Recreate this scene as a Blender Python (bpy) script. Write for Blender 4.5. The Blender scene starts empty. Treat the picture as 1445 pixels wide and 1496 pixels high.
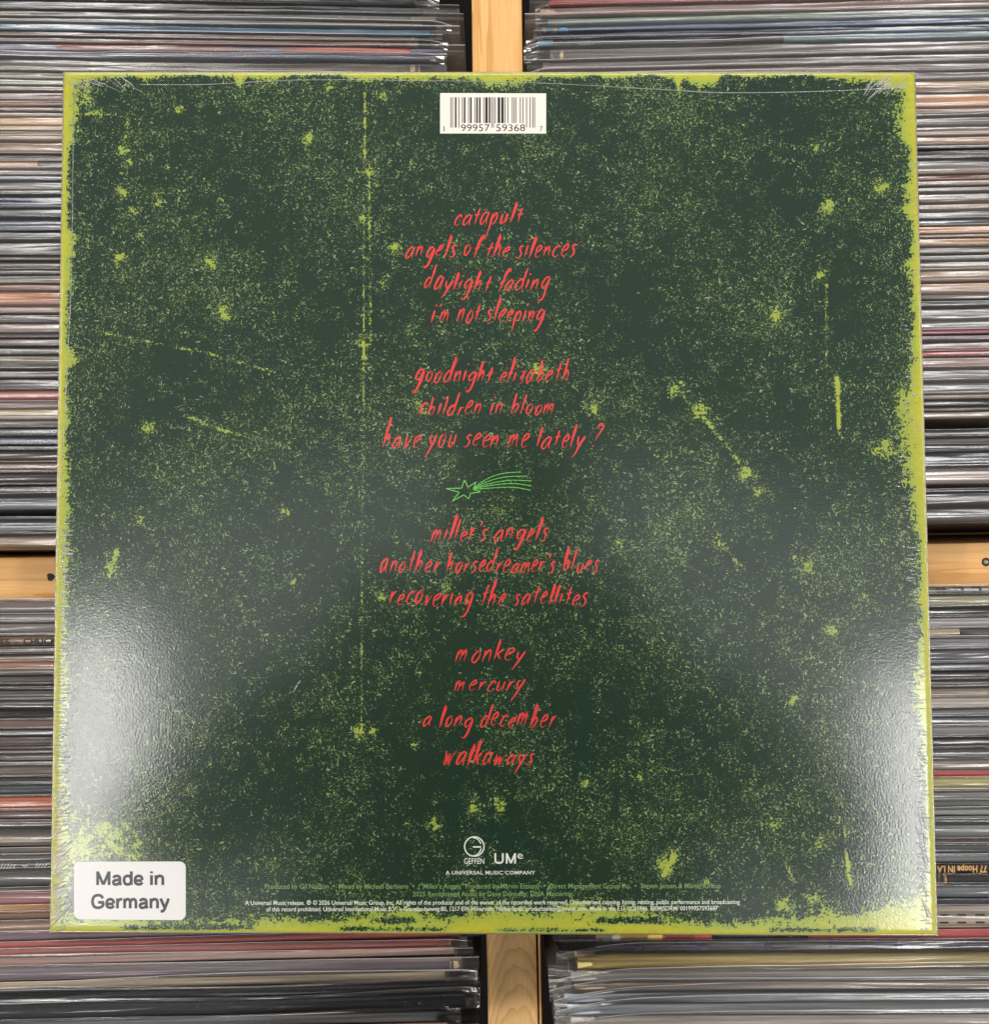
import bpy, bmesh, math, random
import numpy as np
from mathutils import Vector, Matrix, Euler

SC = bpy.context.scene
COL = SC.collection
RNG = random.Random(7)
NR = np.random.default_rng(11)

# ------------------------------------------------------------------ camera, world, lamps, exposure
F, CX, CY, H = 2019.0, 722.5, 748.0, 0.5
cam_d = bpy.data.cameras.new('camera')
cam_d.sensor_fit = 'HORIZONTAL'
cam_d.sensor_width = 36.0
cam_d.lens = 36.0 * F / 1445.0
cam_d.clip_start, cam_d.clip_end = 0.01, 100
cam = bpy.data.objects.new('camera', cam_d)
COL.objects.link(cam)
cam.location = (0, 0, H)
SC.camera = cam

w = bpy.data.worlds.new('World')
SC.world = w
w.use_nodes = True
bg = w.node_tree.nodes['Background']
bg.inputs[0].default_value = (0.97, 0.98, 1.0, 1)
bg.inputs[1].default_value = 0.27

def lamp(name, loc, sx, sy, radiance, col):
    d = bpy.data.lights.new(name, 'AREA')
    d.shape = 'RECTANGLE'
    d.size, d.size_y = sx, sy
    d.energy = radiance * math.pi * sx * sy
    d.color = col
    o = bpy.data.objects.new(name, d)
    COL.objects.link(o)
    o.location = loc
    return o
lamp('ceiling_or_fill_lamp', (-0.70, -0.20, 1.9), 0.14, 0.5, 23, (1.0, 0.97, 0.93))
lamp('ceiling_or_fill_lamp', (0.74, -0.27, 1.9), 0.14, 0.5, 25, (1.0, 0.98, 0.95))
lamp('ceiling_or_fill_lamp', (-0.2, 2.3, 2.1), 2.4, 0.5, 12, (1.0, 0.95, 0.89))  # added rear fill, set outside the cover's mirror angle
lamp('ceiling_bounce_fill', (0.0, -0.38, 2.25), 2.9, 1.6, 0.95, (0.98, 0.99, 1.0)).data.shape = 'ELLIPSE'  # added soft glow standing for ceiling bounce, gives sheen around the silhouette
lamp('ceiling_or_fill_lamp', (-1.9, 0.1, 2.0), 0.4, 1.5, 14, (1.0, 0.95, 0.88))  # added side fill, left, evens out the rear fill's shadow
lamp('ceiling_or_fill_lamp', (1.9, 0.1, 2.0), 0.4, 1.5, 14, (1.0, 0.97, 0.93))  # added side fill, right

SC.view_settings.view_transform = 'Standard'
SC.view_settings.look = 'None'
SC.view_settings.exposure = 0.22
SC.view_settings.gamma = 1.0
SC.cycles.transparent_max_bounces = 24
SC.cycles.max_bounces = 8

# ------------------------------------------------------------------ helpers
def s2l(c):
    c = c / 255.0
    return c / 12.92 if c <= 0.04045 else ((c + 0.055) / 1.055) ** 2.4
def rgb(r, g, b, k=1.0):
    return (s2l(r) * k, s2l(g) * k, s2l(b) * k, 1)

def world_at(px, py, z):
    return Vector(((px - CX) / F * (H - z), -(py - CY) / F * (H - z), z))

def link(name, me, parent=None, mat=None):
    o = bpy.data.objects.new(name, me)
    COL.objects.link(o)
    if parent:
        o.parent = parent
    if mat:
        me.materials.append(mat)
    return o

def thing(name, label, cat, loc=(0, 0, 0), group=None):
    o = bpy.data.objects.new(name, None)
    o.empty_display_size = 0.02
    COL.objects.link(o)
    o.location = loc
    o['label'] = label
    o['category'] = cat
    if group:
        o['group'] = group
    return o

def mesh(name, verts, faces, smooth=False):
    me = bpy.data.meshes.new(name)
    me.from_pydata([tuple(v) for v in verts], [], faces)
    if smooth:
        me.polygons.foreach_set('use_smooth', [True] * len(me.polygons))
    me.update()
    return me

def grid_mesh(name, P, smooth=True):
    """P: array (rows, cols, 3)"""
    r, c = P.shape[:2]
    idx = np.arange(r * c).reshape(r, c)
    q = np.stack([idx[:-1, :-1], idx[:-1, 1:], idx[1:, 1:], idx[1:, :-1]], -1).reshape(-1, 4)
    return mesh(name, P.reshape(-1, 3).tolist(), q.tolist(), smooth)

def box_verts(x0, x1, y0, y1, z0, z1):
    return [(x0, y0, z0), (x1, y0, z0), (x1, y1, z0), (x0, y1, z0),
            (x0, y0, z1), (x1, y0, z1), (x1, y1, z1), (x0, y1, z1)]
BOXF = [(0, 3, 2, 1), (4, 5, 6, 7), (0, 1, 5, 4), (1, 2, 6, 5), (2, 3, 7, 6), (3, 0, 4, 7)]

def smooth_noise(n, k, seed):
    """1-D smooth random curve in about -1..1: n samples, k control points"""
    r = np.random.default_rng(seed)
    c = r.uniform(-1, 1, k + 3)
    t = np.linspace(0, k, n)
    i = np.clip(t.astype(int), 0, k - 1)
    f = t - i
    f = f * f * (3 - 2 * f)
    return c[i] * (1 - f) + c[i + 1] * f

# ------------------------------------------------------------------ node helpers
class NT:
    def __init__(self, name):
        self.m = bpy.data.materials.new(name)
        self.m.use_nodes = True
        self.t = self.m.node_tree
        self.t.nodes.clear()
        self.out = self.t.nodes.new('ShaderNodeOutputMaterial')
    def n(self, kind, **kw):
        nd = self.t.nodes.new(kind)
        for k, v in kw.items():
            setattr(nd, k, v)
        return nd
    def l(self, a, b):
        self.t.links.new(a, b)
    def put(self, sock, v):
        if isinstance(v, bpy.types.NodeSocket):
            self.l(v, sock)
        else:
            sock.default_value = v
    def math(self, op, a, b=None, c=None, clamp=False):
        nd = self.n('ShaderNodeMath', operation=op, use_clamp=clamp)
        self.put(nd.inputs[0], a)
        if b is not None:
            self.put(nd.inputs[1], b)
        if c is not None:
            self.put(nd.inputs[2], c)
        return nd.outputs[0]
    def vmath(self, op, a, b=None, scale=None):
        nd = self.n('ShaderNodeVectorMath', operation=op)
        self.put(nd.inputs[0], a)
        if b is not None:
            self.put(nd.inputs[1], b)
        if scale is not None:
            self.put(nd.inputs['Scale'], scale)
        return nd.outputs[0]
    def noise(self, vec, scale, detail=2, rough=0.5, dist=0.0, dim='3D'):
        nd = self.n('ShaderNodeTexNoise', noise_dimensions=dim)
        self.put(nd.inputs['Vector'], vec)
        nd.inputs['Scale'].default_value = scale
        nd.inputs['Detail'].default_value = detail
        nd.inputs['Roughness'].default_value = rough
        nd.inputs['Distortion'].default_value = dist
        return nd.outputs[0]
    def ramp(self, v, a, b, lo=0.0, hi=1.0):
        nd = self.n('ShaderNodeMapRange')
        self.put(nd.inputs[0], v)
        for i, x in zip((1, 2, 3, 4), (a, b, lo, hi)):
            self.put(nd.inputs[i], x)
        return nd.outputs[0]
    def mix(self, f, a, b):
        nd = self.n('ShaderNodeMix', data_type='RGBA')
        self.put(nd.inputs[0], f)
        self.put(nd.inputs[6], a)
        self.put(nd.inputs[7], b)
        return nd.outputs[2]
    def coord(self, scale=(1, 1, 1), which='Object'):
        tc = self.n('ShaderNodeTexCoord')
        return self.vmath('MULTIPLY', tc.outputs[which], tuple(scale))
    def bump(self, h, strength, dist):
        nd = self.n('ShaderNodeBump')
        nd.inputs['Strength'].default_value = strength
        nd.inputs['Distance'].default_value = dist
        self.put(nd.inputs['Height'], h)
        return nd.outputs[0]
    def principled(self, **kw):
        p = self.n('ShaderNodeBsdfPrincipled')
        for k, v in kw.items():
            self.put(p.inputs[k.replace('_', ' ')], v)
        self.l(p.outputs[0], self.out.inputs[0])
        return p

# ------------------------------------------------------------------ the album's plane
LP_ROT = (Matrix.Rotation(0.0016, 3, 'Z') @ Matrix.Rotation(-0.0026, 3, 'Y') @ Matrix.Rotation(-0.0660, 3, 'X'))
LP_LOC = Vector((-0.0012, 0.0064, 0.0))
_R = np.array(LP_ROT)
_T = np.array(LP_LOC)
def lp(px, py):
    """local (u, v) on the album's face for photograph coordinates"""
    px = np.asarray(px, float); py = np.asarray(py, float)
    d = np.stack([(px - CX) / F, -(py - CY) / F, -np.ones_like(px)], -1)
    n = _R[:, 2]
    o = np.array([0, 0, H])
    t = ((_T - o) @ n) / (d @ n)
    P = o + d * t[..., None]
    q = (P - _T) @ _R
    return q[..., 0], q[..., 1]
def lp_z(x, y):
    """height of the album's face above world x, y"""
    n = _R[:, 2]
    return _T[2] - ((x - _T[0]) * n[0] + (y - _T[1]) * n[1]) / n[2]

# ------------------------------------------------------------------ materials
def film_bump(m, k=0.35):
    """the shared skin of the shrink film: paper grain seen through it"""
    c = m.coord((1000, 1000, 1000), 'Object')
    a = m.noise(c, 1.2, 2, 0.6)
    b = m.noise(c, 0.22, 2, 0.5)
    h = m.math('ADD', a, m.math('MULTIPLY', b, 0.45))
    return m.bump(h, k, 0.000085)

def make_cover_mat():
    m = NT('printed_cover')
    c = m.coord((1000, 1000, 0), 'Object')          # millimetres
    at = m.n('ShaderNodeAttribute', attribute_name='wear')
    wear = at.outputs['Fac']
    big = m.noise(c, 0.022, 3, 0.55)
    mid = m.noise(m.vmath('ADD', c, (91, 17, 0)), 0.15, 4, 0.65)
    n1 = m.noise(c, 0.36, 3, 0.65)
    n2 = m.noise(m.vmath('ADD', c, (13, 57, 0)), 1.15, 2, 0.6)
    # worn through border, blots and creases
    n0 = m.noise(m.vmath('ADD', c, (71, 33, 0)), 0.13, 2, 0.5)
    v = m.math('ADD', wear, m.math('MULTIPLY', m.math('SUBTRACT', n1, 0.5), 1.1))
    v = m.math('ADD', v, m.math('MULTIPLY', m.math('SUBTRACT', n0, 0.5), 0.5))
    v = m.math('ADD', v, m.math('MULTIPLY', m.math('SUBTRACT', n2, 0.5), 1.05))
    worn = m.ramp(v, 0.47, 0.54)
    def fleck(scale, off, length, width, base, kd, curve):
        q = m.vmath('ADD', m.vmath('SCALE', c, scale=scale), off)
        vo = m.n('ShaderNodeTexVoronoi', voronoi_dimensions='2D', feature='F1')
        m.l(q, vo.inputs['Vector'])
        vo.inputs['Scale'].default_value = 1.0
        d = m.vmath('SUBTRACT', q, vo.outputs['Position'])
        sd = m.n('ShaderNodeSeparateXYZ'); m.l(d, sd.inputs[0])
        sc = m.n('ShaderNodeSeparateColor'); m.l(vo.outputs['Color'], sc.inputs[0])
        r, g, b = sc.outputs[0], sc.outputs[1], sc.outputs[2]
        ang = m.math('MULTIPLY', r, 6.283)
        co, si = m.math('COSINE', ang), m.math('SINE', ang)
        dx, dy = sd.outputs[0], sd.outputs[1]
        lx = m.math('ADD', m.math('MULTIPLY', dx, co), m.math('MULTIPLY', dy, si))
        ly = m.math('SUBTRACT', m.math('MULTIPLY', dy, co), m.math('MULTIPLY', dx, si))
        cv = m.math('MULTIPLY', m.math('SUBTRACT', g, 0.5), curve)
        ly = m.math('ADD', ly, m.math('MULTIPLY', cv, m.math('MULTIPLY', lx, lx)))
        L = m.math('MULTIPLY', m.math('ADD', m.math('MULTIPLY', b, b), 0.22), length)
        W = m.math('MULTIPLY', m.math('ADD', g, 0.35), width)
        e = m.math('ADD', m.math('POWER', m.math('ABSOLUTE', m.math('DIVIDE', lx, L)), 2.0),
                   m.math('POWER', m.math('ABSOLUTE', m.math('DIVIDE', ly, W)), 2.0))
        shape = m.ramp(e, 0.75, 1.25, 1.0, 0.0)
        hh = m.math('FRACT', m.math('ADD', m.math('MULTIPLY', r, 7.13), m.math('MULTIPLY', g, 3.71)))
        dens = m.math('ADD', base, m.math('MULTIPLY', m.math('SUBTRACT', mid, 0.5), kd))
        dens = m.math('ADD', dens, m.math('MULTIPLY', m.math('SUBTRACT', big, 0.5), kd * 0.9))
        dens = m.math('ADD', dens, m.math('MULTIPLY', wear, 0.9))
        on = m.math('LESS_THAN', hh, dens)
        own = m.math('ADD', m.math('MULTIPLY', m.math('POWER', m.math('FRACT', m.math('MULTIPLY', b, 5.7)), 1.6), 0.70), 0.36)
        return m.math('MULTIPLY', m.math('MULTIPLY', shape, on), own), g
    f1, g1 = fleck(1.05, (3.3, 8.1, 0), 0.80, 0.12, 0.24, 2.0, 3.4)
    f2, g2 = fleck(1.85, (31.7, 2.4, 0), 0.72, 0.13, 0.30, 2.0, 3.0)
    f3, g3 = fleck(0.42, (7.9, 44.0, 0), 0.36, 0.10, 0.13, 0.9, 2.5)
    f4, g4 = fleck(0.58, (51.9, 14.0, 0), 0.66, 0.12, 0.12, 2.2, 5.0)
    f = m.math('MAXIMUM', m.math('MULTIPLY', f4, 0.95), m.math('MAXIMUM', m.math('MAXIMUM', m.math('MULTIPLY', f1, 1.0), m.math('MULTIPLY', f2, 0.72)), m.math('MULTIPLY', f3, 0.8)))
    tone = m.noise(m.vmath('ADD', c, (5, 5, 0)), 0.03, 2, 0.5)
    ink = m.mix(m.ramp(tone, 0.35, 0.65), rgb(15, 43, 22), rgb(8, 41, 27))
    ink = m.mix(m.ramp(n2, 0.3, 0.7, 0.0, 0.5), ink, rgb(25, 48, 29))
    paper = m.mix(m.ramp(m.noise(c, 0.5, 2), 0.3, 0.7), rgb(174, 169, 40), rgb(186, 183, 58))
    paper = m.mix(m.ramp(wear, 0.55, 0.9), rgb(150, 166, 66), paper)
    pale = m.mix(g1, rgb(136, 168, 84), rgb(164, 182, 124))
    col = m.mix(f, ink, pale)
    col = m.mix(worn, col, paper)
    nb = film_bump(m)
    p = m.principled(Base_Color=col, Roughness=0.42, Specular_IOR_Level=0.26, Coat_Weight=1.0, Coat_Roughness=0.095, Coat_IOR=1.42)
    m.l(nb, p.inputs['Coat Normal'])
    m.l(nb, p.inputs['Normal'])
    return m.m
MAT_COVER = make_cover_mat()

def print_mat(name, col, var=0.0, coat=1.0, scale=0.9):
    m = NT(name)
    c = m.coord((1000, 1000, 1000), 'Object')
    n = m.noise(c, scale, 3, 0.6)
    dark = tuple(x * (1 - var) for x in col[:3]) + (1,)
    cc = m.mix(m.ramp(n, 0.3, 0.7), dark, col)
    p = m.principled(Base_Color=cc, Roughness=0.55, Specular_IOR_Level=0.3, Coat_Weight=coat, Coat_Roughness=0.15)
    nb = film_bump(m, 0.3)
    m.l(nb, p.inputs['Coat Normal'])
    return m.m
MAT_BORDER = print_mat('yellow_green_edge', rgb(176, 178, 40), 0.12)
MAT_RED = print_mat('red_ink', rgb(226, 56, 54), 0.10, scale=0.5)
MAT_GREEN = print_mat('bright_green_ink', rgb(112, 205, 84), 0.1)
MAT_DULLGREEN = print_mat('dull_green_ink', rgb(122, 156, 92), 0.05)
MAT_WHITE = print_mat('white_ink', rgb(226, 228, 216), 0.05)
MAT_PANEL = print_mat('barcode_white', rgb(238, 229, 217), 0.03)
MAT_BLACK = print_mat('black_ink', rgb(28, 24, 24), 0.1)
MAT_STICKER = print_mat('sticker_paper', rgb(234, 231, 229), 0.03, coat=0.15)
MAT_STICKINK = print_mat('grey_sticker_ink', rgb(80, 80, 86), 0.12, coat=0.15)

def make_film(name, haze, gloss, rough, bump_k, tint=(0.93, 0.93, 0.95)):
    m = NT(name)
    oi = m.n('ShaderNodeObjectInfo')
    tc = m.n('ShaderNodeTexCoord')
    off = m.vmath('SCALE', (1.0, 3.7, 9.1), scale=m.math('MULTIPLY', oi.outputs['Random'], 40.0))
    c = m.vmath('ADD', m.vmath('MULTIPLY', tc.outputs['Object'], (11, 230, 230)), off)
    n = m.noise(c, 1.0, 2, 0.5, 0.6)
    c2 = m.vmath('ADD', m.vmath('MULTIPLY', tc.outputs['Object'], (70, 420, 420)), off)
    n2 = m.noise(c2, 1.0, 2, 0.5)
    h = m.math('ADD', n, m.math('MULTIPLY', n2, 0.12))
    nb = m.bump(h, bump_k, 0.004)
    tr = m.n('ShaderNodeBsdfTransparent'); tr.inputs[0].default_value = tint + (1,)
    di = m.n('ShaderNodeBsdfDiffuse'); di.inputs[0].default_value = (0.84, 0.81, 0.78, 1)
    tl = m.n('ShaderNodeBsdfTranslucent'); tl.inputs[0].default_value = (0.8, 0.79, 0.78, 1)
    gl = m.n('ShaderNodeBsdfGlossy'); gl.inputs['Roughness'].default_value = rough
    gl.inputs[0].default_value = (1, 1, 1, 1)
    for x in (di, gl):
        m.l(nb, x.inputs['Normal'])
    dd = m.n('ShaderNodeMixShader'); dd.inputs[0].default_value = 0.4
    m.l(di.outputs[0], dd.inputs[1]); m.l(tl.outputs[0], dd.inputs[2])
    lw = m.n('ShaderNodeLayerWeight'); lw.inputs['Blend'].default_value = 0.32
    hz = m.math('MULTIPLY', m.math('MULTIPLY', m.ramp(n, 0.3, 0.75, 0.5, 1.3), haze), oi.outputs['Alpha'])
    hz = m.math('ADD', hz, m.math('MULTIPLY', m.math('POWER', lw.outputs['Facing'], 3.0), 0.30), clamp=True)
    a = m.n('ShaderNodeMixShader')
    m.l(hz, a.inputs[0]); m.l(tr.outputs[0], a.inputs[1]); m.l(dd.outputs[0], a.inputs[2])
    fr = m.n('ShaderNodeFresnel'); fr.inputs[0].default_value = 1.5
    m.l(nb, fr.inputs['Normal'])
    gf = m.math('ADD', m.math('MULTIPLY', fr.outputs[0], gloss), 0.02, clamp=True)
    b = m.n('ShaderNodeMixShader')
    m.l(gf, b.inputs[0]); m.l(a.outputs[0], b.inputs[1]); m.l(gl.outputs[0], b.inputs[2])
    m.l(b.outputs[0], m.out.inputs[0])
    return m.m
MAT_FILM = make_film('clear_sleeve_film', 0.06, 1.3, 0.19, 0.26, (0.95, 0.935, 0.92))
MAT_EDGE_CATCHLIGHT = make_film('sleeve_edge_catchlight', 0.7, 1.5, 0.2, 0.2)  # denser white haze paints the catch light on the lip's free edge
MAT_WRAP = make_film('shrink_film', 0.3, 2.6, 0.2, 0.15)  # white haze in the film stands in for glints on its wrinkles

def make_card():
    m = NT('record_cardboard')
    oi = m.n('ShaderNodeObjectInfo')
    tc = m.n('ShaderNodeTexCoord')
    off = m.vmath('SCALE', (7.0, 3.0, 1.0), scale=m.math('MULTIPLY', oi.outputs['Random'], 60.0))
    c = m.vmath('ADD', m.vmath('MULTIPLY', tc.outputs['Object'], (14, 620, 300)), off)
    n = m.noise(c, 1.0, 3, 0.6)
    c2 = m.vmath('ADD', m.vmath('MULTIPLY', tc.outputs['Object'], (420, 900, 900)), off)
    n2 = m.noise(c2, 1.0, 3, 0.7)
    base = oi.outputs['Color']
    lo = m.n('ShaderNodeHueSaturation'); lo.inputs['Value'].default_value = 0.55
    m.l(base, lo.inputs['Color'])
    hi = m.n('ShaderNodeHueSaturation'); hi.inputs['Value'].default_value = 1.3; hi.inputs['Saturation'].default_value = 0.85
    m.l(base, hi.inputs['Color'])
    col = m.mix(m.ramp(n, 0.32, 0.68), lo.outputs[0], hi.outputs[0])
    col = m.mix(m.ramp(n2, 0.63, 0.75, 0.0, 0.45), col, rgb(196, 184, 165))
    p = m.principled(Base_Color=col, Roughness=0.48, Specular_IOR_Level=0.4)
    m.l(m.bump(n2, 0.3, 0.0006), p.inputs['Normal'])
    return m.m
MAT_CARD = make_card()

def make_wood(name, along, cathedral=False):
    m = NT(name)
    tc = m.n('ShaderNodeTexCoord')
    sc = (9, 190, 190) if along == 'x' else (190, 9, 190)
    c = m.vmath('MULTIPLY', tc.outputs['Object'], sc)
    if cathedral:
        # growth rings cut at a slant: nested arches
        sp = m.n('ShaderNodeSeparateXYZ'); m.l(tc.outputs['Object'], sp.inputs[0])
        wob = m.noise(m.vmath('MULTIPLY', tc.outputs['Object'], (130, 38, 1)), 1.0, 3, 0.55)
        x = m.math('MULTIPLY', m.math('SUBTRACT', sp.outputs[0], 0.0022), 1000.0)
        y = m.math('MULTIPLY', sp.outputs[1], 1000.0)
        r = m.math('ADD', m.math('MULTIPLY', m.math('MULTIPLY', x, x), 0.17), m.math('MULTIPLY', y, 1.0))
        r = m.math('ADD', r, m.math('MULTIPLY', wob, 11.0))
        ring = m.math('FRACT', m.math('MULTIPLY', r, 0.135))
        g = m.ramp(ring, 0.25, 1.0)
        g = m.math('POWER', g, 2.0)
        k = m.math('MULTIPLY', g, 0.8)
    else:
        wob = m.noise(m.vmath('SCALE', c, scale=0.16), 1.0, 2, 0.5)
        n = m.noise(c, 0.85, 3, 0.55, 0.25)
        ring = m.math('FRACT', m.math('ADD', m.math('MULTIPLY', n, 2.6), wob))
        k = m.math('MULTIPLY', m.math('POWER', m.ramp(ring, 0.35, 1.0), 2.5), 0.75)
    fib = m.noise(m.vmath('SCALE', c, scale=7.0), 1.0, 3, 0.65)
    pore = m.noise(m.vmath('SCALE', c, scale=16.0), 1.0, 2, 0.6)
    light = rgb(236, 194, 134) if cathedral else rgb(232, 184, 120)
    dark = rgb(208, 152, 88) if cathedral else rgb(200, 138, 66)
    col = m.mix(k, light, dark)
    col = m.mix(m.ramp(fib, 0.35, 0.7, 0.0, 0.35), col, dark)
    col = m.mix(m.ramp(pore, 0.66, 0.74, 0.0, 0.4), col, rgb(160, 110, 60))
    p = m.principled(Base_Color=col, Roughness=0.5, Specular_IOR_Level=0.3)
    m.l(m.bump(fib, 0.25, 0.0006), p.inputs['Normal'])
    return m.m
MAT_WOOD_X = make_wood('pine_crosswise', 'x')
MAT_WOOD_Y = make_wood('pine_lengthwise', 'y')
MAT_WOOD_C = make_wood('oak_arched_grain', 'y', True)

def simple(name, col, rough=0.5, metal=0.0, spec=0.4):
    m = NT(name)
    c = m.coord((600, 600, 600))
    n = m.noise(c, 1.0, 3, 0.6)
    cc = m.mix(m.ramp(n, 0.3, 0.7), tuple(x * 0.75 for x in col[:3]) + (1,), col)
    m.principled(Base_Color=cc, Roughness=rough, Metallic=metal, Specular_IOR_Level=spec)
    return m.m
MAT_DARK = simple('dark_bin_floor', rgb(26, 24, 22), 0.9, 0, 0.1)
MAT_SCREW = simple('steel_screw', rgb(150, 146, 138), 0.35, 1.0)
MAT_HOLE = simple('dark_screw_hole', rgb(52, 38, 26), 0.7)
MAT_GOLD = simple('gold_lettering', rgb(214, 158, 84), 0.4)
MAT_SPINE_DARK = simple('dark_spine_lettering', rgb(48, 42, 38), 0.6)
MAT_SPINE_LIGHT = simple('light_spine_lettering', rgb(214, 204, 190), 0.6)

# ------------------------------------------------------------------ the wooden record bin
bin_ = thing('record_bin', 'pale pine record bin dividers crossing under the green album between filed records', 'record bin', (0, 0, -0.3))
ZW = -0.0185
def board(name, c0, c1, width, axis, mat, z1=ZW, depth=0.25, bev=0.0009):
    """a board on edge between two photo points, c0 -> c1 along its centre line"""
    a, b = world_at(*c0, z1), world_at(*c1, z1)
    d = b - a
    L = d.length
    bm = bmesh.new()
    if axis == 'x':
        vs = box_verts(-L / 2, L / 2, -width / 2, width / 2, -depth, 0)
        ang = math.atan2(d.y, d.x)
    else:
        vs = box_verts(-width / 2, width / 2, -L / 2, L / 2, -depth, 0)
        ang = math.atan2(-d.x, d.y)
    bv = [bm.verts.new(v) for v in vs]
    for f in BOXF:
        bm.faces.new([bv[i] for i in f])
    bmesh.ops.bevel(bm, geom=bm.edges[:], offset=bev, segments=2, profile=0.6, affect='EDGES')
    me = bpy.data.meshes.new(name)
    bm.to_mesh(me); bm.free()
    o = link(name, me, bin_, mat)
    o.location = (a + b) / 2 - Vector(bin_.location)
    o.rotation_euler = (0, 0, ang)
    return o
pxm = (H - ZW) / F
# crosswise board (left and right stretches) and lengthwise boards above and below it
board('crosswise_board', (-760, 855.5), (698, 836.5), 62.0 * pxm, 'x', MAT_WOOD_X)
board('crosswise_board', (773.5, 837), (2300, 811.5), 66.0 * pxm, 'x', MAT_WOOD_X)
board('lengthwise_board', (735.6, 849), (720.0, -500), 73.5 * pxm, 'y', MAT_WOOD_Y)
board('lengthwise_board', (754.0, 1700), (735.8, 850), 73.0 * pxm, 'y', MAT_WOOD_C)
# a thin glued lipping along the right side of the lower board
board('edge_lipping', (793.5, 1700), (784.0, 1150), 3.2 * pxm, 'y', MAT_WOOD_Y, ZW - 0.0006, 0.2, 0.0003)
fl = link('bin_floor', mesh('bin_floor', box_verts(-0.75, 0.75, -0.5, 0.5, -0.03, -0.005), BOXF), bin_, MAT_DARK)

def screw(px, py, r, hole=False):
    p = world_at(px, py, ZW)
    bm = bmesh.new()
    R = r * pxm
    prof = [(0.0, 0.00055), (0.45, 0.0005), (0.85, 0.0003), (1.0, -0.0001), (1.0, -0.004)] if not hole else \
           [(0.0, 0.00012), (0.7, 0.00014), (1.0, 0.00010), (1.25, -0.0004)]
    rings = []
    for f, z in prof:
        rr = [bm.verts.new((R * f * math.cos(t) * (1 + (0.18 * math.sin(3 * t + 1) if hole else 0)), R * f * math.sin(t), z)) for t in [i * math.tau / 20 for i in range(20)]] if f > 0 else [bm.verts.new((0, 0, z))]
        rings.append(rr)
    for a, b in zip(rings[:-1], rings[1:]):
        for i in range(20):
            j = (i + 1) % 20
            if len(a) == 1:
                bm.faces.new((a[0], b[i], b[j]))
            else:
                bm.faces.new((a[i], b[i], b[j], a[j]))
    me = bpy.data.meshes.new('screw')
    bm.to_mesh(me); bm.free()
    me.polygons.foreach_set('use_smooth', [True] * len(me.polygons))
    o = link('knot' if hole else 'screw', me, bin_, MAT_HOLE if hole else MAT_SCREW)
    o.location = p - Vector(bin_.location)
    return o
screw(74, 843, 5.5, True)
s = screw(1440.5, 821, 4.6)
ring = link('screw_recess', mesh('screw_recess', [(math.cos(t) * 6.3 * pxm, math.sin(t) * 6.3 * pxm, 0.00012) for t in [i * math.tau / 24 for i in range(24)]], [tuple(range(24))]), s, MAT_HOLE)

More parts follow.
